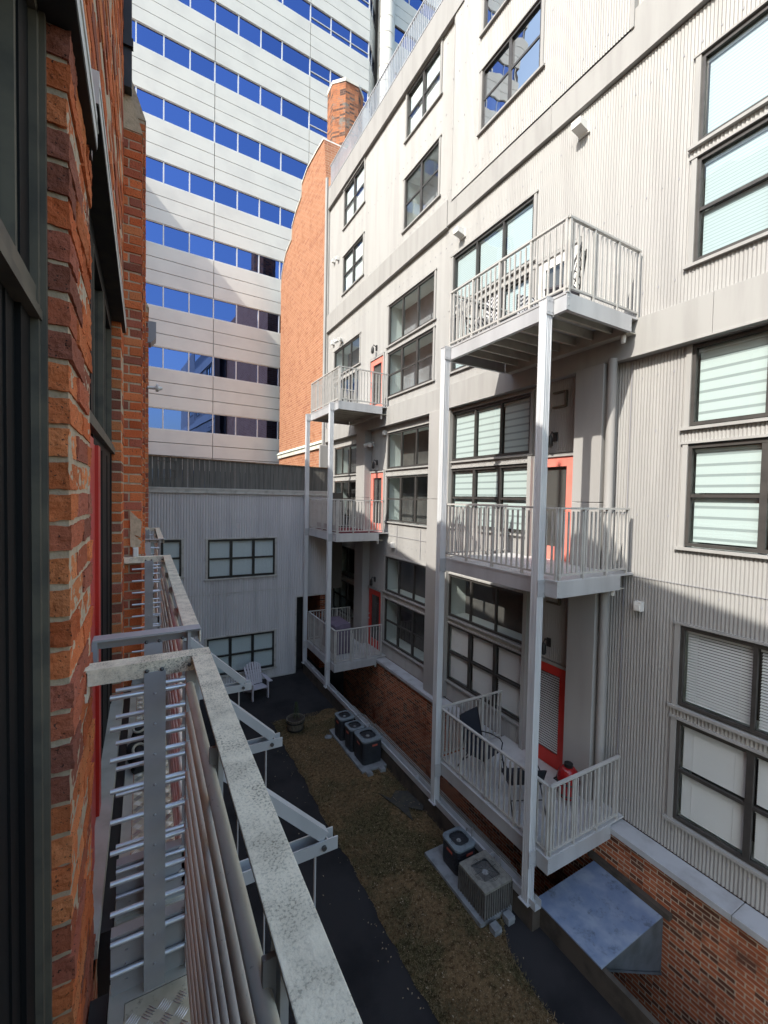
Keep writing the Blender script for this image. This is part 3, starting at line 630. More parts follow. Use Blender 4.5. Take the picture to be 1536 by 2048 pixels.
for a in ((.35,.37,.52,1.08),(.88,.9,.52,1.08),(.35,.9,1.06,1.08),(.35,.9,.5,.52)): c.box(a[0],a[1],y-.012,y,a[2],a[3])
c.box(.74,.92,y-.03,y-.012,.76,.79); obj('hatch', c, M['board'], BK)
c = MB(); c.box(-3,5.0,BY+.3,31,GZ,.15); c.box(5.0,7,BY+.3,31,-3.7,.15); obj('building_body', c, M['joint'], BK)
c = MB(); c.box(6.0,6.2,BY+.05,24,GZ,-3.7); obj('alley_brick_wall', c, M['brickL'], BK)
c = MB(); c.box(5.02,5.4,BY+.3,BY+.36,GZ,-3.8); obj('alley_gate', c, M['black'], BK)
for (x0,x1),z0,z1,rows,cols in bw:
    f = MB(); t = .055; ya, yb = BY-.012, BY+.07; zm = (z0+z1)/2
    f.box(x0,x1,ya,yb,z0,z0+t); f.box(x0,x1,ya,yb,z1-t,z1); f.box(x0,x0+t,ya,yb,z0+t,z1-t); f.box(x1-t,x1,ya,yb,z0+t,z1-t); wd = .09
    for k in range(1,cols): x = x0+(x1-x0)*k/cols; f.box(x-wd/2,x+wd/2,ya+.003,yb,z0+t,z1-t)
    sg = [(x0+(x1-x0)*k/cols+(t if k == 0 else wd/2), x0+(x1-x0)*(k+1)/cols-(t if k == cols-1 else wd/2)) for k in range(cols)]
    for a, b_ in sg: f.box(a,b_,ya+.01,yb,zm-.028,zm+.028)
    o = obj('window', f, M['black'], BK)
    gl = MB(); fr = MB()
    for a, b_ in sg:
        for p, q in ((z0+t,zm-.028),(zm+.028,z1-t)):
            y = BY+(.04 if p > zm else .02); gl.face([(a,y,p),(b_,y,p),(b_,y+rnd.uniform(-.002,.002),q),(a,y,q)])
            fr.box(a,b_,y+.035,y+.045,p,q-rnd.choice((0,0,.02)))
    obj('pane', gl, M['glass'], o); obj('roller_shade', fr, M['frost'], o)
    tr = MB(); w = .07; tr.box(x0-w,x0,BY-.03,BY+.02,z0-.02,z1+.02); tr.box(x1,x1+w,BY-.03,BY+.02,z0-.02,z1+.02); tr.box(x0-w-.02,x1+w+.02,BY-.045,BY+.02,z1+.02,z1+.06); tr.box(x0-w-.03,x1+w+.03,BY-.06,BY+.02,z0-.07,z0-.02)
    obj('trim', tr, M['cap'], o)

# ------------------------------------------------------------------ office tower
TW = local('office_tower', 'tall pale office tower with blue ribbon windows rising behind the courtyard', 'tower', (0,31,GZ), math.radians(3.0))
def tz(z): return z-GZ
FH = 3.83; XE = 15.55
def wz(k): return 4.06+FH*k, 5.43+FH*k
KS = range(-1, 12)
p = MB(); jt = MB()
def slabs(mb, xf, k):     # three slabs between window k and k+1
    a = wz(k)[1]; b_ = wz(k+1)[0]; h = (b_-a)/3
    for i in range(3): xf(a+i*h+(.0 if i == 0 else .02), a+(i+1)*h-(.0 if i == 2 else .02))
cuts = [-16.1,-9.2,-2.6,4.0,10.6,XE]
for k in KS:
    for a, b_ in zip(cuts, cuts[1:]): slabs(p, lambda z0, z1: p.box(a+.02,b_-(.02 if b_ != XE else 0),0,.35,tz(z0),tz(z1)), k)
obj('facade_panel', p, M['tower'], TW)
j = MB(); j.box(-16,XE,.30,14,tz(-7),tz(49)); j.box(XE+1,31,1.2,16,tz(-7),tz(49)); j.prism([(XE,.4),(XE+1.0,1.4),(XE+1.0,2.2),(XE,2.2)],'z',tz(-7),tz(49)); obj('tower_core', j, M['joint'], TW)
ms = MB()
hidden = MB()
for k in KS:
    z0, z1 = wz(k); n = 15
    ms.box(-16,XE,.04,.12,tz(z0),tz(z0+.06)); ms.box(-16,XE,.04,.12,tz(z1-.05),tz(z1))
    for i in range(-11, 11):
        xa = 1.0+1.5*i if i < 6 else (10.6+1.65*(i-6)); xb = xa+1.5 if i < 6 else xa+1.65
        if i == 5: xb = 10.6; xa = 8.5
        if i >= 9: continue
        ms.box(xa-.035,xa+.035,.03,.12,tz(z0+.06),tz(z1-.05))
        div = k >= 5 and xa > 10.3
        if div: ms.box(xa+.035,xb-.035,.05,.12,tz(z0+.42),tz(z0+.48))
        vis = -1.3 < xa and k >= 0 and (k >= 2 or xa < 8.6) and k < 10
        tl = (rnd.uniform(-.003,.003), rnd.uniform(-.003,.003))
        w = MB() if vis else hidden
        w.face([(xa+.03,.10,tz(z0+.05)),(xb-.03,.10+tl[0],tz(z0+.05)),(xb-.03,.10+tl[0]+tl[1],tz(z1-.04)),(xa+.03,.10+tl[1],tz(z1-.04))])
        if vis: obj('window', w, M['tglass'], TW)
    ms.box(XE-.07,XE,.03,.12,tz(z0+.06),tz(z1-.05))
tag(obj('window', hidden, M['tglass'], TW), None, None, kind='stuff')
obj('mullion', ms, M['mull'], TW)
# chamfered corner, round column and the wing behind it
ch = MB(); cg = MB(); cm = MB()
for k in KS:
    def cf(z0, z1): ch.hexa([(XE,0,tz(z0)),(XE+1.15,1.15,tz(z0)),(XE,.35,tz(z0)),(XE+1.15,1.5,tz(z0)),(XE,0,tz(z1)),(XE+1.15,1.15,tz(z1)),(XE,.35,tz(z1)),(XE+1.15,1.5,tz(z1))])
    slabs(ch, cf, k); z0, z1 = wz(k)
    cg.face([(XE,.10,tz(z0)),(XE+1.15,1.25,tz(z0)),(XE+1.15,1.25,tz(z1)),(XE,.10,tz(z1))])
    for f in (0,.5,1): cm.bar((XE+1.15*f,.08+1.15*f,tz(z0)),(XE+1.15*f,.08+1.15*f,tz(z1)),.06)
    cm.bar((XE,.08,tz(z0+.4)),(XE+1.15,1.23,tz(z0+.4)),.05)
obj('corner_panel', ch, M['tower'], TW); obj('corner_window', cg, M['tglass'], TW); obj('corner_mullion', cm, M['mull'], TW)
c = MB(); z = -7.0
while z < 48: c.lathe([(.66,tz(z)),(.70,tz(z+.02)),(.70,tz(z+1.24)),(.66,tz(z+1.26))], (XE+1.8,.45,0), 28); z += 1.276
obj('round_column', c, M['tower'], TW, smooth=True)
wg = MB(); ww = MB(); wm = MB()
for k in KS:
    slabs(wg, lambda z0, z1: wg.box(XE+2.55,31,.9,1.25,tz(z0),tz(z1)), k); z0, z1 = wz(k)
    for i in range(8): ww.face([(XE+2.9+1.5*i,1.02,tz(z0)),(XE+4.33+1.5*i,1.02,tz(z0)),(XE+4.33+1.5*i,1.02,tz(z1)),(XE+2.9+1.5*i,1.02,tz(z1))]); wm.box(XE+4.33+1.5*i,XE+4.4+1.5*i,0.95,1.05,tz(z0),tz(z1))
    wg.box(XE+2.55,XE+2.9,.9,1.25,tz(z0),tz(z1))
obj('wing_panel', wg, M['tower'], TW); tag(obj('wing_window', ww, M['tglass'], TW), None, None, kind='stuff'); obj('wing_mullion', wm, M['mull'], TW)
c = MB(); c.box(-16,31,0.1,16,tz(49),tz(50)); obj('tower_roof', c, M['tower'], TW)

# ------------------------------------------------------------------ brick gable and chimney
BG = thing('brick_gable_building', 'old orange brick building with stepped gable wall standing in front of the tower', 'building', (9,25,GZ))
XB = 8.2
prof = [(18.6,-6.7),(18.6,16.2),(21.6,16.2),(22.0,18.7),(22.9,18.8),(24.6,18.9),(25.6,18.6),(25.7,17.9),(26.7,17.6),(27.5,17.1),(27.6,16.35),(28.3,16.2),(28.8,16.1),(29.3,15.7),(29.9,14.9),(30.02,14.0),(30.02,-6.7)]
b = MB(); b.prism(prof, 'x', XB, XB+1.3); obj('gable_wall', b, M['brickF'], BG)
c = MB(); pr = prof[3:16]
for (ya,za),(yb,zb) in zip(pr, pr[1:]):
    c.hexa([(XB-.05,ya,za),(XB+1.35,ya,za),(XB-.05,yb,zb),(XB+1.35,yb,zb),(XB-.05,ya+.02,za+.09),(XB+1.35,ya+.02,za+.09),(XB-.05,yb+.04,zb+.09),(XB+1.35,yb+.04,zb+.09)])
obj('coping', c, M['stone'], BG)
c = MB(); c.box(XB-.10,XB,18.6,30.05,2.55,2.80); obj('string_course', c, M['stone'], BG)
c = MB(); c.hexa([(XB-.16,18.6,2.80),(XB,18.6,2.80),(XB-.16,30.07,2.80),(XB,30.07,2.80),(XB-.13,18.6,2.86),(XB,18.6,2.98),(XB-.13,30.07,2.86),(XB,30.07,2.98)]); obj('green_flashing', c, M['copper'], BG)
c = MB(); cx, cy = 10.05, 23.6; R_ = 1.02; a0 = math.atan2(-cy, -cx)
octp = [(cx+R_*math.cos(a0+k*PI/4), cy+R_*math.sin(a0+k*PI/4)) for k in range(8)]
c.prism(octp, 'z', 10, 22.9); obj('chimney', c, M['brickC'], BG)
c = MB(); c.prism([(cx+(x-cx)*1.03, cy+(y-cy)*1.03) for x, y in octp], 'z', 22.9, 23.08); obj('chimney_cap', c, M['stone'], BG)
c = MB(); c.tube([(cx+1.06*math.cos(a0+t_*.12), cy+1.06*math.sin(a0+t_*.12), 19.2+.25*math.sin(t_*.9)) for t_ in range(-7,8)], .03, 6); obj('green_strap', c, M['rope'], BG)
c = MB(); c.box(XB+1.3,22,19.5,30,GZ,14.5); obj('building_body', c, M['brickF'], BG)

# ------------------------------------------------------------------ brick warehouse we look out of
WH = thing('brick_warehouse', 'red brick warehouse wall with dark framed openings at the left edge', 'building', (-2,3,GZ))
PAL = [(.72,.215,.085),(.66,.18,.07),(.60,.155,.06),(.74,.255,.105),(.52,.155,.085),(.44,.14,.09),(.68,.20,.078),(.34,.12,.08)]
bm_ = random.Random(11)
def bcol():
    c = bm_.choice(PAL); k = bm_.uniform(.8,1.15); return tuple(x*k for x in c)
CH = .0705
def bricks(mb, axis, face, depth, u0, u1, z0, z1, holes=(), sgn=-1, blen=.205):
    k = 0; z = math.ceil(z0/CH)*CH
    while z + CH <= z1+.001:
        hs = [(h[0],h[1]) for h in holes if h[2] < z+CH*.5 < h[3]]
        for a, b_ in cut(u0, u1, hs):
            off = (0 if round(z/CH) % 2 else blen/2+.005)
            us = [a]; u = math.floor(a/(blen+.01))*(blen+.01)+off
            while u < b_-.05:
                if u > a+.05: us.append(u)
                u += blen+.01
            us.append(b_)
            for p, q in zip(us, us[1:]):
                mb.col = bcol(); pr_ = bm_.uniform(-.004,.005); e = .0055
                pa = p+(0 if p == a else e); qb = q-(0 if q == b_ else e); za, zb = z+.0062+bm_.uniform(-.002,.002), z+CH-.0062+bm_.uniform(-.002,.002); f = face+pr_
                if axis == 'x': mb.box(f-depth, f, pa, qb, za, zb, .0022)
                else: mb.box(pa, qb, f, f+depth, za, zb, .0022)
        z += CH
X0 = -.144
ops = [(-1.5,1.17,-9,1.0),(1.60,3.50,-9,1.17)]
w = MB(); bricks(w, 'x', X0, .10, -1.5, 3.9, -2.6, 4.6, ops+[(1.0,1.60,-9,1.0)]); wall_o = obj('wall', w, M['bricks'], WH, bevel=.003)
w = MB(); bricks(w, 'x', X0, .10, 1.17, 1.60, -2.6, 1.0); pier = obj('pier', w, M['bricks'], WH)
sb = pier.modifiers.new('sub', 'SUBSURF'); sb.subdivision_type = 'SIMPLE'; sb.levels = sb.render_levels = 4
for nm_, sz, st in (('chips', .022, .009), ('waves', .07, .008)):
    tx = bpy.data.textures.new(nm_, 'CLOUDS'); tx.noise_scale = sz; tx.noise_depth = 3
    dm_ = pier.modifiers.new(nm_, 'DISPLACE'); dm_.texture = tx; dm_.strength = st; dm_.mid_level = .55; dm_.texture_coords = 'GLOBAL'
w = MB()
for a, b_ in ((-1.5,1.6),): w.box(X0-.35,X0-.0042,1.177,1.595,-8,1.02)
w.box(X0-.35,X0-.0015,3.505,3.92,-8,1.2); w.box(X0-.35,X0-.0015,-1.5,1.6,1.03,4.6); w.box(X0-.35,X0-.0015,1.6,3.92,1.19,4.6); obj('mortar_bed', w, M['mortar'], WH)
w = MB()
pts = [(-14,5.7),(0.3,5.9),(2.2,6.1),(3.1,6.55),(3.9,6.3),(3.9,3.4),(16.2,3.4),(16.2,-8),(-14,-8)]
w.box(-1.2,X0-.02,3.92,16.2,-8,3.3); w.box(-1.2,X0-.02,-1.5,3.9,4.6,5.6); w.box(-1.2,X0-.02,-1.7,-1.5,-8,5.6); w.box(X0-.6,X0-.02,-1.5,1.17,-8,-1.75); w.box(X0-.6,X0-.02,1.6,3.5,-8,-1.6); obj('plain_wall', w, M['brickL'], WH)
w = MB(); prof = [(-1.7,5.9),(.3,6.1),(2.2,6.5),(3.1,6.9),(4.1,6.2),(5.5,5.2),(7.8,5.5),(10.8,6.2),(11.8,6.8),(14.3,7.1),(16.2,7.1),(16.2,-8),(-1.7,-8)]
w.prism(prof, 'x', -2.5, -.62); obj('roof_parapet', w, M['brickL'], WH)
w = MB(); w.box(-11,-2,27.5,30.6,-8,21); w.box(-46,-24,-4,24,-8,26); obj('unseen_shade_blocks', w, M['brickF'], WH)  # added blocks out of view: one shades the tower, one hides low sky
w = MB(); w.box(-14,-2.5,-1.7,16.2,-8,5.2); obj('building_body', w, M['brickL'], WH)
# pilasters
def pilaster(y0, y1, X, ztop):
    w = MB(); bricks(w, 'y', y0, .1, X0-.02, X, -3.2, ztop, sgn=-1, blen=.1); bricks(w, 'x', X, .05, y0+.1, y1, -3.2, ztop)
    o = obj('pilaster', w, M['bricks'], WH, bevel=.003)
    m = MB(); m.box(X0-.05,X-.008,y0+.007,y1-.007,-8,ztop); m.hexa([(X0-.05,y0,ztop),(X+.005,y0,ztop),(X0-.05,y1,ztop),(X+.005,y1,ztop),(X0-.05,y0,ztop+.5),(X0-.03,y0,ztop+.5),(X0-.05,y1,ztop+.5),(X0-.03,y1,ztop+.5)]); obj('pilaster_core', m, M['mortar'], o)
pilaster(3.9,4.7,-.022,2.75); pilaster(5.05,5.65,.0,3.7); pilaster(7.0,7.7,.04,2.6)
w = MB(); w.box(X0,X0+.055,3.82,3.9,3.0,8); w.box(X0,X0+.075,3.80,3.84,4.4,4.5); w.box(X0,X0+.065,3.8,3.84,3.28,3.34); obj('dark_wall_strip', w, M['black'], WH)  # dark strip rising along the wall above the first pilaster
# plaster patch + outlet box on the pilaster
w = MB(); lr = random.Random(4)
for z0, z1, xw in ((-.32,-.14,.0),(-.42,-.3,.03)): w.hexa([(-.10,3.885,z0),(-.03-xw,3.885,z0-.03),(-.10,3.91,z0),(-.03-xw,3.91,z0-.03),(-.105,3.888,z1),(-.022,3.888,z1-.09),(-.105,3.91,z1),(-.022,3.91,z1-.09)])
obj('mortar_patch', w, M['mortar'], WH)
w = MB(); w.box(-.082,-.045,3.845,3.9,-.50,-.43); w.box(-.078,-.049,3.84,3.845,-.495,-.435); obj('outlet_box', w, M['whitebox'], WH, bevel=.004)
w = MB(); w.box(.03,.135,7.0,7.25,2.2,2.42); w.hexa([(.03,7.0,2.12),(.07,7.0,2.12),(.03,7.25,2.12),(.07,7.25,2.12),(.03,7.0,2.2),(.135,7.0,2.2),(.03,7.25,2.2),(.135,7.25,2.2)]); obj('wall_box_light', w, M['greybox'], WH)
w = MB(); w.tube([(.03,7.0,1.49),(.14,7.0,1.49)], .022, 10); w.tube([(.13,7.0,1.49),(.16,7.0,1.49),(.215,7.0,1.50)], .05, 12, r2=.02); w.tube([(.14,7.0,1.5),(.165,7.0,1.5)],.058,12); obj('bulb_lamp', w, M['whitebox'], WH, smooth=True)
# lintels
for y0, y1, z in ((-1.5,1.54,.995),(1.6,3.72,1.17)):
    w = MB(); w.box(X0-.0,X0+.022,y0,y1,z,z+.095); w.box(X0+.022,X0+.025,y0,y1,z+.045,z+.05)
    o = obj('lintel', w, M['lintel'], WH)
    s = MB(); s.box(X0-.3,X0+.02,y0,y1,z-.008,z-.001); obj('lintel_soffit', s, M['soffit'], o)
w = MB(); w.box(X0,X0+.008,1.53,1.56,.97,1.12); obj('lintel_bracket', w, M['black'], WH)
# near window (left frame edge)
XW_ = -.20
f = MB(); f.box(XW_-.05,XW_-.006,1.06,1.165,-1.8,.985); f.box(XW_-.05,XW_+.004,-1.2,1.06,-1.8,-1.6); f.box(XW_-.05,XW_-.012,-1.2,1.06,.93,.985)
nw = obj('near_window', f, M['dkframe'], WH)
f = MB(); f.box(XW_-.02,XW_+.018,1.155,1.170,-1.8,.985); f.box(XW_-.02,XW_+.008,1.135,1.153,-1.8,.98); f.box(XW_-.04,XW_-.010,1.045,1.06,.42,.93); f.box(XW_-.02,XW_+.008,-1.2,1.15,.965,.985); obj('frame_bead', f, M['bead'], nw)
f = MB(); f.box(XW_-.02,XW_+.012,-1.2,1.15,.355,.375); f.box(XW_-.02,XW_+.004,-1.2,1.15,.375,.42); obj('transom', f, M['bead'], nw)
f = MB(); f.box(XW_-.06,XW_-.016,-1.2,1.06,-1.6,.355); f.box(XW_-.016,XW_-.012,.985,.992,-1.6,.35); obj('lower_leaf', f, M['dkframe'], nw)
f = MB(); f.face([(XW_-.03,-1.2,.42),(XW_-.03,1.05,.42),(XW_-.03,1.05,1.05),(XW_-.03,-1.2,1.05)]); obj('pane', f, M['glass'], nw)
f = MB(); f.box(XW_-.14,XW_-.10,-1.2,1.05,.4,1.08); obj('curtain', f, M['frost'], nw)
# second opening
f = MB(); Y0, Y1 = 1.60, 3.50
f.box(XW_-.05,XW_,Y0,Y1,1.07,1.17); f.box(XW_-.05,XW_,Y1-.09,Y1,-1.45,1.07); f.box(XW_-.05,XW_,Y0,Y0+.06,-1.45,1.07)
for y in (2.2,2.8): f.box(XW_-.05,XW_,y,y+.09,.32,1.07)
fw = obj('door_opening_frame', f, M['dkframe'], WH)
f = MB(); f.box(XW_-.03,XW_+.02,Y0,Y1,.26,.30); f.box(XW_-.05,XW_+.012,Y0,Y1,.30,.32)
for y in (2.29,2.78,2.89,3.39): f.box(XW_-.02,XW_+.004,y,y+.014,.32,1.07)
obj('transom', f, M['bead'], fw)
f = MB()
for a, b_ in ((1.66,2.2),(2.29,2.8),(2.89,3.41)): f.face([(XW_-.02,a,.32),(XW_-.02,b_,.32),(XW_-.02,b_,1.07),(XW_-.02,a,1.07)])
obj('pane', f, M['glass_dark'], fw)
f = MB(); f.box(XW_-.05,XW_-.004,2.33,3.41,-1.45,.26); f.box(XW_-.004,XW_,2.75,2.76,-1.4,.22); f.box(XW_-.004,XW_,3.1,3.11,-1.4,.22); obj('dark_door', f, M['dkframe'], fw)
f = MB(); f.box(XW_-.03,XW_+.022,1.70,1.80,-1.45,.20); f.box(XW_-.03,XW_+.030,1.82,1.96,-1.45,.20); f.box(XW_-.03,XW_+.012,1.97,2.12,-1.45,.20); f.box(XW_-.03,XW_+.012,2.14,2.22,-1.45,.20); f.box(XW_-.03,XW_+.024,2.23,2.32,-1.45,.20); f.box(XW_-.02,XW_+.004,1.66,2.12,.2,.26); obj('red_door', f, M['red'], fw)
f = MB(); f.box(XW_-.3,X0+.012,1.6,3.5,-1.50,-1.44); obj('threshold', f, M['deckframe'], fw)
f = MB(); f.box(XW_-.9,XW_-.85,-1.5,3.6,-1.8,1.2); f.box(XW_-.9,XW_,-1.5,3.6,-1.9,-1.8); f.box(XW_-.9,XW_-.3,-1.5,3.6,1.2,1.25); obj('room_recess', f, M['room'], WH)

# ------------------------------------------------------------------ narrow balconies on the warehouse
RZ, DZ = -.50, -1.50
def own(y0, y1, label, ends):
    t = thing('juliet_balcony', label, 'balcony', (.03,(y0+y1)/2,DZ), 'narrow balconies on the brick warehouse')
    c = MB(); c.box(.126,.182,y0,y1,RZ-.006,RZ); c.box(.177,.182,y0,y1,RZ-.05,RZ-.006)
    obj('top_rail', c, M['lichen_rail'], t, bevel=.0015)
    for k in range(10):
        z = RZ-.095-.0925*k; c = MB(); c.tube([(.122,y0+.02,z),(.122,y1-.02,z)], .0125, 12); obj('rail_tube', c, M['own_light'], t, smooth=True)
    n = max(2, round((y1-y0)/.55))
    for k in range(n+1):
        y = y0+.03+(y1-y0-.06)*k/n; c = MB(); c.box(.138,.148,y-.022,y+.022,DZ-.1,RZ-.006); c.box(.122,.138,y-.004,y+.004,DZ,RZ-.05)
        o = obj('rail_post', c, M['own_grey'], t)
    c = MB(); c.box(-.092,-.086,y0,y1,DZ-.14,DZ+.002); c.box(.158,.164,y0,y1,DZ-.14,DZ+.002); c.box(-.086,.158,y0,y0+.012,DZ-.12,DZ-.01); c.box(-.086,.158,y1-.012,y1,DZ-.12,DZ-.01)
    c.box(-.086,-.052,y0+.012,y1-.012,DZ-.012,DZ-.003); c.box(.118,.158,y0+.012,y1-.012,DZ-.012,DZ-.003); c.box(-.052,.118,y1-.07,y1-.012,DZ-.012,DZ-.003); c.box(-.052,.118,y0+.012,y0+.07,DZ-.012,DZ-.003)
    obj('deck_frame', c, M['deckframe'], t)
    c = MB(); c.box(-.05,.116,y0+.075,y1-.075,DZ-.012,DZ-.001); d = obj('tread_plate', c, M['deck'], t)
    tb = MB(); cs = .041; ny = int((y1-y0-.15)/cs); nx = 4
    for i in range(nx):
        for j in range(ny):
            cx = -.05+cs*(i+.5); cy = y0+.075+cs*(j+.5)
            ang = PI/4 if (i+j) % 2 else -PI/4
            ca, sa = math.cos(ang), math.sin(ang)
            for q in range(-2,3):
                o1 = q*.0068; L_ = .0165
                def P(u, v, z): return (cx+u*ca-v*sa, cy+u*sa+v*ca, DZ-.001+z)
                tb.raw([P(-L_,o1,0),P(0,o1-.0024,0),P(L_,o1,0),P(0,o1+.0024,0),P(-L_*.6,o1,.0022),P(L_*.6,o1,.0022)], [(0,1,5,4),(1,2,5),(2,3,5),(3,0,4,5)])
    obj('tread_bar', tb, M['rung'], d)
    for y, sgn in ends:     # end panel: angle on top, flat bar and rungs
        c = MB(); c.box(X0-.01,.182,y-.03,y+.03,RZ-.006,RZ+.001) ; ya = y-sgn*.03; c.box(X0-.01,.178,min(ya,ya+sgn*.006),max(ya,ya+sgn*.006),RZ-.045,RZ-.006); c.box(X0-.012,X0+.004,y-.03,y+.03,RZ-.09,RZ-.006)
        o = obj('end_rail', c, M['lichen_rail'] if sgn > 0 else M['own_grey'], t)
        for xx in (.005,.045,.12):
            b = MB(); b.lathe([(0,-.006),(.0045,-.004),(.0062,0)], (0,0,0), 10); bo = MB(); bo.raw([(xx+v[0],y-.03*1+v[2]*1-.0015,RZ-.026+v[1]) for v in b.v], b.f); obj('bolt', bo, M['bolt'], o, smooth=True)
        c = MB(); c.box(-.002,.055,y-.034,y-.026,DZ-.01,RZ-.03)
        for k in range(10): 
            b = MB(); b.lathe([(0,-.004),(.003,-.003),(.0042,0)], (0,0,0), 8); c.raw([(.0265+v[0],y-.034+v[2],RZ-.095-.0925*k+v[1]) for v in b.v], b.f)
        o = obj('flat_bar', c, M['own_grey'], t)
        for k in range(10):
            z = RZ-.095-.0925*k; c = MB(); c.tube([(-.088,y-.014,z),(.146,y-.014,z)], .0078, 10); obj('rung', c, M['rung'], o, smooth=True)
        c = MB(); c.box(-.088,.158,y-.004,y+.004,DZ-.005,DZ+.175); c.box(-.088,.158,y-.006,y+.03,DZ+.175,DZ+.18)
        for xx in (-.05,.12):
            for zz in (.03,.08,.12,.16): c.box(xx,xx+.007,y-.008,y-.004,DZ+zz,DZ+zz+.007)
        obj('kick_plate', c, M['own_grey'], t)
    c = MB(); c.box(X0+.002,-.096,y0,y1,DZ-.3,DZ-.02); obj('gap_shade_strip', c, M['black'], t)  # black strip standing in for the shaded gap between wall and deck
    c = MB(); c.box(.112,.15,y1-.05,y1-.02,DZ,RZ-.006); obj('corner_post', c, M['own_grey'], t)
    return t
own(-.5,1.49,'narrow grey balcony at the bottom left with speckled rail cap, nearest the camera',[(1.46,1)])
own(1.71,3.88,'narrow grey balcony beyond the nearest one, with shoes on its deck',[(1.74,-1),(3.85,1)])
own(5.24,7.0,'farthest narrow balcony beside the brick pilasters',[(5.27,-1),(6.97,1)])
for y, lb in ((1.86,'triangular aluminium bracket nearest the camera, sticking out beyond the balcony rail'),(2.80,'middle one of the triangular aluminium brackets beyond the balcony rail'),(3.74,'farthest triangular aluminium bracket, with the white chair behind its tip')):
    t = thing('outrigger_bracket', lb, 'bracket', (.17,y,-1.62), 'brackets along the narrow balconies')
    c = MB(); c.box(.16,.80,y-.034,y-.028,-1.665,-1.605); c.box(.16,.80,y+.028,y+.034,-1.665,-1.605); c.box(.16,.76,y-.028,y+.028,-1.665,-1.659); c.box(.75,.756,y-.028,y+.028,-1.659,-1.61); obj('arm', c, M['galv'], t)
    c = MB(); c.bar((.74,y,-1.60),(.15,y,-1.02), .05, .05); obj('brace', c, M['galv'], t)
    c = MB(); c.tube([(.70,y,-1.66),(.70,y,-6.2)], .006, 8); obj('hanging_rod', c, M['galv'], t)
    c = MB()
    for xx in (.73,): c.tube([(xx,y-.045,-1.635),(xx,y+.045,-1.635)], .012, 8)
    obj('bolt', c, M['bolt'], t, smooth=True)

